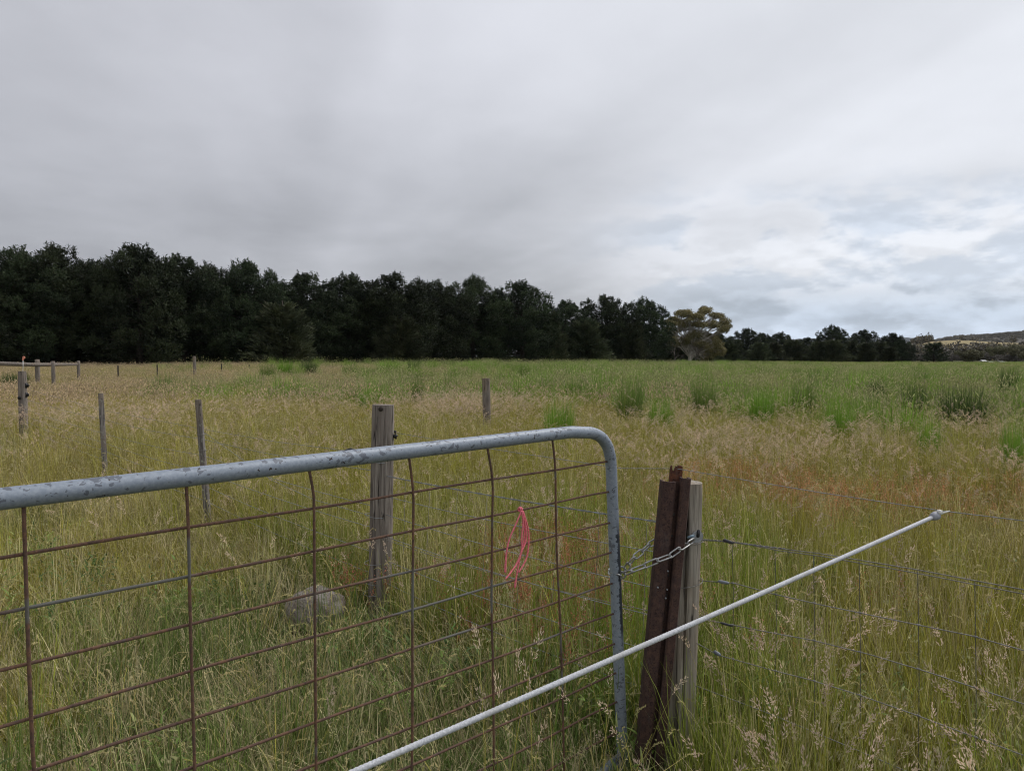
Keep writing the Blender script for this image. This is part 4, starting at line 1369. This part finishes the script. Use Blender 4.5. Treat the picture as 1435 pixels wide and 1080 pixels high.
def farpatch(seed, n=70, spread=.5, L=(.28, .62), W=.016, heads=.4, upright=False):
    rs = np.random.RandomState(seed); m = MB()
    for i in range(n):
        a = rs.rand() * 6.283; r = spread * rs.rand() ** .5
        b = (math.cos(a) * r, math.sin(a) * r, -.05)
        ln = rs.uniform(*L)
        tip = blade(m, b, rs.rand() * 6.28, abs(rs.normal()) * (.14 if upright else .25), ln, W * rs.uniform(.6, 1.2), (.3 if upright else .7) * rs.rand(), rs, 0, rs.rand(), 3)
        if rs.rand() < heads:
            spikelet(m, tip + Vector((0, 0, -.03)), Vector((rs.normal() * .4, rs.normal() * .4, .8)), rs.uniform(.06, .11), rs.uniform(.016, .028), rs.rand(), rs)
    return m


m_blade = mat_blade('meadow_blade', None, .14, 'tint', .55, 1.45, (.55, .46, .24), .35)
m_seed = mat_blade('meadow_seed_head', None, .25, 'stint', .65, 1.35, (.50, .44, .30), .3)


def protos(name, builders, mats=(m_blade, m_seed)):
    out_ = []
    for i, b in enumerate(builders):
        o = bpy.data.objects.new(f'{name}_source', b.mesh(f'{name}_source', list(mats), False))
        out_.append(o)
    return out_


def scatter(name, label, sources, x, y, scl, sclz, tint, stint, tilt=.06):
    n = len(x)
    me = bpy.data.meshes.new(name)
    me.vertices.add(n)
    z = gz(x, y)
    me.vertices.foreach_set('co', np.stack([x, y, z], 1).astype(np.float32).ravel())
    def attr(nm, typ, key, arr):
        a = me.attributes.new(nm, typ, 'POINT'); a.data.foreach_set(key, np.ascontiguousarray(arr).ravel())
    attr('rot', 'FLOAT_VECTOR', 'vector', np.stack([RS.normal(0, tilt, n), RS.normal(0, tilt, n), RS.rand(n) * 6.283], 1).astype(np.float32))
    attr('scl', 'FLOAT_VECTOR', 'vector', np.stack([scl, scl, sclz], 1).astype(np.float32))
    attr('pick', 'INT', 'value', RS.randint(0, len(sources), n).astype(np.int32))
    attr('tint', 'FLOAT_VECTOR', 'vector', tint.astype(np.float32))
    attr('stint', 'FLOAT_VECTOR', 'vector', stint.astype(np.float32))
    me.update()
    o = bpy.data.objects.new(name, me); COL.objects.link(o)
    tag(o, label, 'grass', kind='stuff')
    g = bpy.data.node_groups.new(name + '_spread', 'GeometryNodeTree')
    g.interface.new_socket('Geometry', in_out='INPUT', socket_type='NodeSocketGeometry')
    g.interface.new_socket('Geometry', in_out='OUTPUT', socket_type='NodeSocketGeometry')
    N, Lk = g.nodes, g.links
    gi, go = N.new('NodeGroupInput'), N.new('NodeGroupOutput')
    join = N.new('GeometryNodeJoinGeometry')
    for s in sources:
        oi = N.new('GeometryNodeObjectInfo'); oi.inputs['Object'].default_value = s
        oi.inputs['As Instance'].default_value = False
        ti = N.new('GeometryNodeGeometryToInstance')
        Lk.new(oi.outputs['Geometry'], ti.inputs[0]); Lk.new(ti.outputs[0], join.inputs[0])
    iop = N.new('GeometryNodeInstanceOnPoints')
    Lk.new(gi.outputs[0], iop.inputs['Points']); Lk.new(join.outputs[0], iop.inputs['Instance'])
    iop.inputs['Pick Instance'].default_value = True
    def na_(nm, typ):
        a = N.new('GeometryNodeInputNamedAttribute'); a.data_type = typ; a.inputs[0].default_value = nm
        return a.outputs[0]
    Lk.new(na_('pick', 'INT'), iop.inputs['Instance Index'])
    e2r = N.new('FunctionNodeEulerToRotation'); Lk.new(na_('rot', 'FLOAT_VECTOR'), e2r.inputs[0])
    Lk.new(e2r.outputs[0], iop.inputs['Rotation'])
    Lk.new(na_('scl', 'FLOAT_VECTOR'), iop.inputs['Scale'])
    Lk.new(iop.outputs[0], go.inputs[0])
    md = o.modifiers.new('spread', 'NODES'); md.node_group = g
    return o


HALF = R(46)


def wedge(r0, r1, dens, half=HALF):
    area = half * (r1 * r1 - r0 * r0)
    n = int(area * dens)
    r = np.sqrt(RS.rand(n) * (r1 * r1 - r0 * r0) + r0 * r0)
    a = RS.uniform(-half, half, n)
    return r * np.sin(a), r * np.cos(a)


def bands(lst):
    xs, ys = zip(*[wedge(*b) for b in lst])
    return np.concatenate(xs), np.concatenate(ys)


OBST = [(end_bot.x - .02, end_bot.y - .09, .11), (end_bot.x - .08, end_bot.y - .16, .10), (EP_GND.x, EP_GND.y, .10), (SP_BOT.x, SP_BOT.y, .10), (b_mid.x, b_mid.y, .10), (rock.location.x, rock.location.y, .17), (rock.location.x, rock.location.y - .17, .16), (rock.location.x - .05, rock.location.y - .32, .10), (b_mid.x - .02, b_mid.y - .17, .13), (b_mid.x, b_mid.y - .33, .09)]


def clear(x, y):
    ok = np.ones(len(x), bool)
    for (ox, oy, r) in OBST: ok &= np.hypot(x - ox, y - oy) > r
    return ok


C_OLIVE, C_GREEN, C_BRIGHT, C_STRAW, C_DARK, C_GOLD = (np.array(c) for c in ((.29, .265, .046), (.175, .245, .042), (.24, .395, .055), (.56, .48, .27), (.080, .135, .035), (.44, .36, .12)))


def fields(x, y):
    r = np.hypot(x, y); u = x / np.maximum(y, .5)
    n1, n2, n3 = fbm(x, y, 9, 1), fbm(x, y, 2.2, 3), fbm(x, y, .8, 7)
    # rank green growth further out, mostly to the right
    far_g = sstep(12, 21, r + 14 * (n1 - .5) + 5 * np.clip(u, 0, 1)) * sstep(-.50, .06, u + .55 * (n1 - .5) + .45 * (n2 - .5))
    patch = sstep(.52, .68, n2 * .55 + n1 * .45 + .06 * np.clip(u, -.5, .6))
    green = np.clip(far_g * (.30 + .25 * np.clip(u, 0, 1) + .9 * patch) + .18 * sstep(.55, .75, n3), 0, 1)
    # straw coloured stretches
    straw = sstep(.42, .62, n1 * .5 + n2 * .5 + .10 * sstep(.0, -.5, u)) * sstep(6, 12, r) * (1 - .75 * green)
    # the lane side of the fence (left, near) is shorter, with cooler green patches
    lane = sstep(.25, -.35, (y - LY0) - LS * (x - LX0)) * sstep(20, 12, r) * (x < .62)
    return r, u, n1, n2, n3, green, straw, lane, far_g


def tint_for(x, y, k=.32):
    r, u, n1, n2, n3, green, straw, lane, far_g = fields(x, y)
    n = len(x)
    c = np.repeat(C_OLIVE[None], n, 0)
    near_g = sstep(.42, .64, n2 * .6 + n3 * .4)[:, None] * .72 * sstep(9, 4, r)[:, None]
    c = c * (1 - near_g) + C_GREEN * near_g
    lg = (lane * sstep(.48, .60, n2))[:, None] * .75
    c = c * (1 - lg) + C_DARK * 1.15 * lg
    c = c * (1 - straw[:, None] * .6) + C_GOLD * straw[:, None] * .6
    br = np.where(RS.rand(n)[:, None] < .4, C_BRIGHT, C_GREEN)
    c = c * (1 - green[:, None]) + br * green[:, None]
    dead = (RS.rand(n) < (.09 + .13 * (1 - green)))[:, None]
    c = np.where(dead, C_STRAW * .9, c)
    return c * (1 + k * (RS.rand(n, 1) - .5) * 2) * (1 + .10 * (RS.rand(n, 3) - .5))


def seed_tint(n, a=(.54, .42, .29), b=(.56, .47, .29)):
    t = RS.rand(n, 1)
    return (np.array(a) * (1 - t) + np.array(b) * t) * (.8 + .4 * RS.rand(n, 1))


# 1. leafy under-storey
src = protos('leaf_tuft', [tuft(400 + i, 26, .085, (.16, .44), .0046) for i in range(7)])
x, y = bands([(.7, 3.2, 150), (3.2, 7, 105), (7, 13, 60)])
ok = clear(x, y); x, y = x[ok], y[ok]
r, u, n1, n2, n3, green, straw, lane, far_g = fields(x, y)
wd = np.interp(r, [0, 6, 13], [1, 1.1, 1.6])
hh = (.75 + .5 * n3) * (1 - .55 * lane) * RS.uniform(.8, 1.2, len(x))
scatter('meadow_grass', 'fine olive green grass leaves covering the near paddock', src, x, y, wd, hh * 1.0, tint_for(x, y), seed_tint(len(x)), .12)
# 1a. matted fine grass of the lane, blades lying every way
src = protos('matted_blade', [tuft(640 + i, 34, .12, (.14, .34), .0034, .75, 1.3, 4) for i in range(6)])
x, y = bands([(.9, 3.2, 75), (3.2, 7, 60), (7, 14, 26)])
r, u, n1, n2, n3, green, straw, lane, far_g = fields(x, y)
ok = clear(x, y) & (RS.rand(len(x)) < lane)
x, y, r = x[ok], y[ok], r[ok]; n = len(x)
mt_ = tint_for(x, y, .4); pale = (RS.rand(n) < .22)[:, None]
scatter('meadow_grass', 'short matted grass with crossing blades on the near side of the fence', src, x, y, np.interp(r, [0, 7, 14], [1, 1.1, 1.5]), RS.uniform(.8, 1.15, n), np.where(pale, C_STRAW * .8, mt_), seed_tint(n), .25)
# 1b. upright fine blades
src = protos('upright_blade', [tuft(415 + i, 26, .09, (.30, .62), .0034, .14, .5, 4) for i in range(6)])
x, y = bands([(.9, 3.2, 70), (3.2, 7, 60), (7, 14, 40)])
r, u, n1, n2, n3, green, straw, lane, far_g = fields(x, y)
ok = clear(x, y) & (RS.rand(len(x)) < (1 - .9 * lane) * (.3 + .7 * sstep(.35, .6, n2)))
x, y, r, n3 = x[ok], y[ok], r[ok], n3[ok]; n = len(x)
scatter('meadow_grass', 'upright yellow green grass blades beyond the fence and gate end', src, x, y, np.interp(r, [0, 6, 14], [1, 1.1, 1.7]), (.75 + .45 * n3) * RS.uniform(.8, 1.15, n), tint_for(x, y) * np.array([1.05, 1.08, .95]), seed_tint(n), .07)
# 2. lodged, criss-crossing dry stalks
src = protos('dry_stalk', [tuft(430 + i, 12, .12, (.22, .50), .0028, .75, .9, 4) for i in range(5)])
x, y = bands([(.7, 3.2, 26), (3.2, 7, 24), (7, 13, 16)])
ok = clear(x, y); x, y = x[ok], y[ok]
n = len(x)
scatter('dry_grass', 'bleached straw stalks leaning through the near grass', src, x, y, np.ones(n), RS.uniform(.7, 1.1, n) * np.where(np.array(fields(x, y)[7]) > .5, .62, 1), C_STRAW * (.65 + .6 * RS.rand(n, 1)), seed_tint(n), .2)
# 3. middle distance
src = protos('mid_tuft', [tuft(450 + i, 34, .22, (.25, .55), .009, .28, .8, 3) for i in range(5)])
x, y = bands([(12, 20, 34), (20, 34, 17)])
r, u, n1, n2, n3, green, straw, lane, far_g = fields(x, y)
n = len(x)
scatter('meadow_grass', 'straw and green grass of the middle paddock', src, x, y, np.interp(r, [12, 34], [1, 1.5]), RS.uniform(.75, 1.2, n) * (np.interp(r, [18, 30], [.85, .68]) + .35 * green) * (1 - .4 * lane), tint_for(x, y), seed_tint(n), .08)
# 4. far paddock
src = protos('far_tuft', [farpatch(470 + i, 70, .5, (.3, .62), .018, .25) for i in range(5)])
x, y = bands([(32, 60, 5.5), (60, 110, 2.4), (110, 230, 1.3)])
r, u, n1, n2, n3, green, straw, lane, far_g = fields(x, y)
n = len(x)
tt = tint_for(x, y, .25); gg = green[:, None]
scatter('meadow_grass', 'green and straw grass of the far paddock up to the trees', src, x, y, np.interp(r, [32, 110, 230], [1, 1.7, 2.6]), RS.uniform(.75, 1.1, n) * (.62 + .43 * green), tt, seed_tint(n) * (1 - gg) + tt * 1.15 * gg, .04)
# 5. plume grass (pinkish fog)
src = protos('plume_grass', [fog(500 + i) for i in range(6)])
x, y = bands([(1.0, 3.4, 30), (3.4, 8, 22), (8, 20, 26)])
r, u, n1, n2, n3, green, straw, lane, far_g = fields(x, y)
pz = sstep(.42, .62, fbm(x, y, 3.5, 12) * .6 + n3 * .4)
pb = np.zeros(len(x))
pb = np.maximum(pb, sstep(7.2, 9, r) * sstep(17, 12, r) * sstep(.02, .22, u) * (.08 + .85 * pz))            # pink band on the right
pb = np.maximum(pb, .9 * np.exp(-(((x + 1.0) / 1.6) ** 2 + ((y - 16.5) / 3.2) ** 2)))                     # patch left of the lone post
pb = np.maximum(pb, .9 * np.exp(-(((x - 2.1) / .45) ** 2 + ((y - 7.6) / .7) ** 2)))                        # clump right of the steel post
pb = np.maximum(pb, .8 * sstep(9, 11.5, r) * sstep(19, 14, r) * sstep(-.28, -.45, u) * pz)                 # by the split stakes
pb = np.maximum(pb, .75 * sstep(3.4, 2.6, r) * sstep(.16, .34, u) * (.3 + .7 * pz))                                         # near right corner
pb = np.maximum(pb, .05 + .12 * pz)
pb *= (1 - .6 * lane) * (1 - .5 * (green > .6))
ok = (RS.rand(len(x)) < pb) & clear(x, y)
x, y, r = x[ok], y[ok], r[ok]; n = len(x)
scatter('plume_grass', 'soft pinkish buff plume heads of tall grass', src, x, y, np.interp(r, [0, 4, 8, 20], [.78, .85, 1.1, 1.6]), RS.uniform(.85, 1.2, n) * np.interp(r, [0, 4, 8], [1.05, 1.05, 1]), C_OLIVE * (.8 + .6 * RS.rand(n, 1)), seed_tint(n, (.64, .50, .39), (.68, .56, .42)), .08)
# 6. nodding pale heads
src = protos('nodding_grass', [brome(520 + i) for i in range(6)])
x, y = bands([(1.0, 3.4, 13), (3.4, 8, 11), (8, 15, 9)])
r, u, n1, n2, n3, green, straw, lane, far_g = fields(x, y)
ok = (RS.rand(len(x)) < (.35 + .6 * sstep(.4, .65, n2)) * (1 - .35 * lane)) & clear(x, y)
x, y, r = x[ok], y[ok], r[ok]; n = len(x)
scatter('nodding_grass', 'pale green and straw nodding seed heads in the near grass', src, x, y, np.interp(r, [0, 8, 15], [.85, .95, 1.5]), RS.uniform(.75, 1.1, n) * np.where(np.array(fields(x, y)[7]) > .5, .7, 1), C_OLIVE * (.9 + .5 * RS.rand(n, 1)), seed_tint(n, (.36, .37, .16), (.56, .49, .29)), .1)
# 7. spikes
src = protos('spike_grass', [spike(540 + i) for i in range(6)])
x, y = bands([(1.0, 3.4, 13), (3.4, 8, 14), (8, 18, 11)])
r, u, n1, n2, n3, green, straw, lane, far_g = fields(x, y)
ok = (RS.rand(len(x)) < .8) & clear(x, y)
x, y, r = x[ok], y[ok], r[ok]; n = len(x)
scatter('spike_grass', 'narrow golden seed spikes standing through the near grass', src, x, y, np.interp(r, [0, 8, 18], [.85, 1.0, 1.7]), RS.uniform(.75, 1.15, n) * np.where(np.array(fields(x, y)[7]) > .5, .7, 1), C_GOLD * (.7 + .6 * RS.rand(n, 1)), seed_tint(n, (.42, .39, .16), (.53, .45, .23)), .1)
# 8. red sorrel
src = protos('red_sorrel', [sorrel(560 + i) for i in range(4)])
x, y = bands([(1.2, 4, 30), (4, 13, 34)])
r, u, n1, n2, n3, green, straw, lane, far_g = fields(x, y)
off = (y - LY0) - LS * (x - LX0)
ps = .7 * np.exp(-(((x - .15) / 1.0) ** 2 + ((y - 4.6) / 1.0) ** 2)) * sstep(-.35, .0, off)
ps = np.maximum(ps, .98 * np.exp(-(((x - 3.2) / 1.5) ** 2 + ((y - 7.0) / .65) ** 2)))
ps = np.maximum(ps, .7 * np.exp(-(((x - 2.5) / .7) ** 2 + ((y - 7.9) / .7) ** 2)))
ps = np.maximum(ps, .5 * np.exp(-(((x - 1.2) / .2) ** 2 + ((y - 3.5) / .35) ** 2)))
ps = ps * (.45 + 1.1 * sstep(.35, .6, n3))
ok = (RS.rand(len(x)) < ps) & clear(x, y)
x, y, r = x[ok], y[ok], r[ok]; n = len(x)
scatter('red_sorrel', 'rust red seeding sorrel in patches by the fence and on the right', src, x, y, np.interp(r, [0, 6, 13], [1, 1.1, 1.5]), RS.uniform(.9, 1.3, n), np.array((.32, .16, .06)) * (.7 + .6 * RS.rand(n, 1)), np.where(r[:, None] > 6.0, np.array((.62, .33, .17)), np.array((.50, .205, .13))) * (.75 + .5 * RS.rand(n, 1)), .1)
# 9. leafy weeds close by
src = protos('leafy_weed', [herb(580 + i) for i in range(5)])
x, y = bands([(1.0, 3.6, 19), (3.6, 7, 8)])
r, u, n1, n2, n3, green, straw, lane, far_g = fields(x, y)
pw = sstep(.5, .66, fbm(x, y, 1.1, 21)) * (.4 + .6 * sstep(.2, .4, u) + .3 * lane)
ok = (RS.rand(len(x)) < pw) & clear(x, y)
x, y = x[ok], y[ok]; n = len(x)
scatter('leafy_weeds', 'low leafy green weeds in the grass near the gate', src, x, y, np.full(n, 1.0), RS.uniform(.7, 1.1, n), (C_DARK * 1.1 + (C_GREEN - C_DARK) * RS.rand(n, 1) ** 1.5), seed_tint(n), .15)
# 10. rank green upright grass of the middle and far paddock
src = protos('rank_grass', [farpatch(600 + i, 60, .38, (.4, .85), .014, .35, True) for i in range(5)])
x, y = bands([(11, 24, 7), (24, 50, 4), (50, 120, 1.2)])
r, u, n1, n2, n3, green, straw, lane, far_g = fields(x, y)
ok = RS.rand(len(x)) < far_g * (.04 + .45 * np.clip(u, 0, .5) + .8 * sstep(.44, .60, n2 * .6 + n1 * .4))
x, y, r = x[ok], y[ok], r[ok]; n = len(x)
t = RS.rand(n, 1)
scatter('rank_grass', 'tall rank green grass standing in patches over the far paddock', src, x, y, np.interp(r, [11, 50, 120], [.9, 1.2, 1.8]), RS.uniform(.6, 1.15, n), C_GREEN * (1 - t) + C_BRIGHT * t, seed_tint(n, (.36, .38, .16), (.48, .44, .25)), .05)
src = protos('rank_tussock', [tuft(660 + i, 200, .26, (.5, .95), .011, .22, .45, 3) for i in range(4)])
x, y = bands([(11, 30, .55), (30, 70, .32), (70, 150, .12)])
r, u, n1, n2, n3, green, straw, lane, far_g = fields(x, y)
ok = RS.rand(len(x)) < sstep(.12, .6, far_g) * (.15 + .85 * sstep(.46, .62, n2))
x, y, r = x[ok], y[ok], r[ok]; n = len(x)
t = RS.rand(n, 1) ** .45
scatter('rank_grass', 'scattered lumps of tall green grass over the far paddock', src, x, y, np.interp(r, [12, 60, 150], [1, 1.5, 2.2]) * RS.uniform(.6, 1.7, n), RS.uniform(.7, 1.45, n), C_DARK * (1 - t) + C_BRIGHT * t, seed_tint(n), .05)
# 11. pinkish heads over the far straw
src = protos('far_plume', [farpatch(620 + i, 26, .4, (.45, .75), .006, 1.0, True) for i in range(4)])
x, y = bands([(18, 40, 5), (40, 75, 2.2)])
r, u, n1, n2, n3, green, straw, lane, far_g = fields(x, y)
ok = RS.rand(len(x)) < (.12 + .8 * sstep(.45, .6, n2)) * (1 - .93 * sstep(.1, .5, green))
x, y, r = x[ok], y[ok], r[ok]; n = len(x)
scatter('plume_grass', 'buff seed heads over the straw coloured far paddock', src, x, y, np.interp(r, [18, 75], [1, 1.5]), RS.uniform(.75, 1.05, n) * np.interp(r, [20, 32], [1, .68]), C_GOLD * (.8 + .4 * RS.rand(n, 1)), seed_tint(n, (.53, .405, .28), (.56, .45, .27)), .06)

# ------------------------------------------------------------------ single tussocks that stand out
m_tb = mat_blade('bright_tussock_blade', (.16, .30, .035), .3, vlo=.65, vhi=1.35, altamt=.1)
m_tm = mat_blade('green_tussock_blade', (.125, .195, .042), .3, vlo=.65, vhi=1.35, altamt=.2)
m_td = mat_blade('dark_tussock_blade', (.062, .10, .03), .3, vlo=.65, vhi=1.35, altamt=.15)


def tussock_mesh(seed, mat):
    return tuft(seed, 560, .30, (.50, .85), .011, .25, .5, 4).mesh('tussock', mat, False)


TM = {'b': [tussock_mesh(700, m_tb), tussock_mesh(701, m_tb)], 'm': [tussock_mesh(702, m_tm), tussock_mesh(703, m_tm)], 'd': [tussock_mesh(704, m_td), tussock_mesh(705, m_td)]}
tus = [(783, 602, 24, 30, 'b', 'vivid green tussock just above the right end of the gate rail'), (884, 578, 22, 34, 'm', 'green tussock beyond the gate bend, left of the brighter low one'),
       (926, 592, 20, 26, 'b', 'low bright green tussock right of the gate bend'), (986, 574, 20, 32, 'm', 'tall green tussock halfway between the gate bend and the gum tree trunk'),
       (1068, 584, 19, 30, 'b', 'bright green tussock above the middle of the white rope'), (1128, 572, 18, 28, 'm', 'dull green tussock between the bright one and the orange sorrel patch'),
       (1178, 602, 24, 30, 'b', 'broad light green tussock above the orange sorrel'), (1228, 556, 14, 18, 'd', 'small dark tussock far out on the right'),
       (1284, 577, 20, 30, 'd', 'dark tussock left of the widest dark one'), (1350, 588, 36, 36, 'd', 'widest dark green tussock on the right side of the paddock'),
       (1415, 548, 14, 24, 'd', 'narrow dark tussock near the right picture edge'), (1426, 645, 20, 44, 'b', 'bright green tussock cut by the right picture edge'),
       (1305, 622, 18, 26, 'b', 'light green tussock in the pinkish plume grass'), (735, 527, 11, 13, 'm', 'small far green tussock right of the lone slim post'),
       (585, 560, 10, 24, 'm', 'narrow green tussock left of the lone slim post'), (400, 522, 12, 14, 'b', 'light green tussock below the windbreak cypress'),
       (375, 528, 12, 14, 'm', 'green tussock beside the small dark stakes'), (432, 521, 13, 13, 'd', 'dark grey green tussock right of the small dark stakes'),
       (580, 521, 10, 13, 'd', 'dark grey green tussock far out in line with the knotty post'), (510, 565, 9, 14, 'b', 'small bright tuft left of the knotty post top'),
       (22, 534, 20, 9, 'd', 'dark weedy clump under the yard rail behind the flagged post')]
for i, (px, py, hw, hp_, k, lab) in enumerate(tus):
    # depth from where its foot meets the ground
    lo_, hi_ = 3.0, 140.0
    for _ in range(40):
        md_ = (lo_ + hi_) / 2; p = at(px, py, md_)
        if p.z > g1(p.x, md_) + .42: lo_ = md_
        else: hi_ = md_
    d = (lo_ + hi_) / 2
    d = min(d, 36.0 if px < 60 else 75.0)
    x = (px - CX) / F_PX * d
    o = bpy.data.objects.new('tussock', TM[k][i % 2]); COL.objects.link(o)
    o.location = (x, d, g1(x, d)); sx = hw / F_PX * d / .40; sz_ = (hp_ * 1.2 / F_PX * d + .42) / .68
    sz_ = min(sz_, 2.2)
    o.scale = (sx, sx, sz_); o.rotation_euler = (0, 0, i * 1.7)
    tag(o, lab, 'tussock', 'tussocks in the paddock')

# ------------------------------------------------------------------ far woodland on the ridge
rs = np.random.RandomState(55)
src = []
for i in range(3):
    m = MB(); r2 = np.random.RandomState(800 + i)
    for q in range(150):
        d_ = Vector(r2.normal(size=3)).normalized(); p = Vector((d_.x * 4.2, d_.y * 4.2, 5 + d_.z * 3.6)) * (.75 + .3 * r2.rand())
        spray(m, p, Vector(r2.normal(size=3)), r2.uniform(1.2, 2.4), r2.uniform(.8, 1.5), r2.rand(), r2)
    m.tube([Vector((0, 0, -2)), Vector((0, 0, 5))], .3, 5, 1)
    src.append(bpy.data.objects.new('ridge_tree_source', m.mesh('ridge_tree_source', [m_blade, m_bark], False)))
X, Y, Z = [], [], []


def ridge_z(prof, d0, d1, px, d, steep=.55):
    y_ = np.interp(px, [p[0] for p in prof], [p[1] for p in prof]); crest = d0 + (d1 - d0) * steep
    H = (HORIZON - y_) / F_PX * crest + EYE; t_ = (d - d0) / (d1 - d0)
    return -1.5 + (H + 1.5) * (math.sin(min(t_ / steep, 1) * math.pi / 2) if t_ < steep else math.cos((t_ - steep) / (1 - steep) * math.pi / 2))


for i in range(2600):
    px = rs.uniform(1275, 1760); d = rs.uniform(1600, 2500)
    X.append((px - CX) / F_PX * d); Y.append(d); Z.append(ridge_z(HILL_BUSH, 1500, 3000, px, d))
for i in range(90):
    px = rs.choice([1284, 1292, 1299, 1350, 1420, 1290, 1365]) + rs.normal() * 3.5; d = rs.uniform(700, 1000) if rs.rand() < .8 else 860
    zz = ridge_z(HILL_TAN, 420, 1250, px, d)
    if rs.rand() < .7 and px > 1310: continue
    X.append((px - CX) / F_PX * d); Y.append(d); Z.append(zz)
for i in range(420):
    px = rs.uniform(1225, 1560); d = rs.uniform(330, 480)
    X.append((px - CX) / F_PX * d); Y.append(d); Z.append(max(-.5, ridge_z(HILL_TAN, 420, 1250, px, d) if d > 420 else -.5))
n = len(X)
o = scatter('woodland', 'grey brown bushland trees scattered over the far ridge and lower slopes', src, np.array(X), np.array(Y), rs.uniform(.6, 1.1, n), rs.uniform(.5, 1.0, n), np.array((.115, .105, .085)) * (.6 + .8 * rs.rand(n, 1)), seed_tint(n), .05)
co_ = np.stack([X, Y, Z], 1).astype(np.float32); o.data.vertices.foreach_set('co', co_.ravel()); o.data.update()
o['category'] = 'woodland'

# ------------------------------------------------------------------ the air
m_air = bpy.data.materials.new('thin_moist_air'); m_air.use_nodes = True
nt = NT(m_air.node_tree); nt.n.clear()
out = nt.node('ShaderNodeOutputMaterial'); pv = nt.node('ShaderNodeVolumePrincipled')
pv.inputs['Color'].default_value = (.80, .88, 1, 1); pv.inputs['Density'].default_value = 2.6e-5
nt.l.new(pv.outputs[0], out.inputs['Volume'])
m = MB(); m.box((0, 0, 119), (19000, 19000, 250))
tag(m.build('haze', m_air, smooth=False), 'thin moist air over the paddock that pales the far ridges', 'haze', kind='stuff')
bpy.context.view_layer.update()
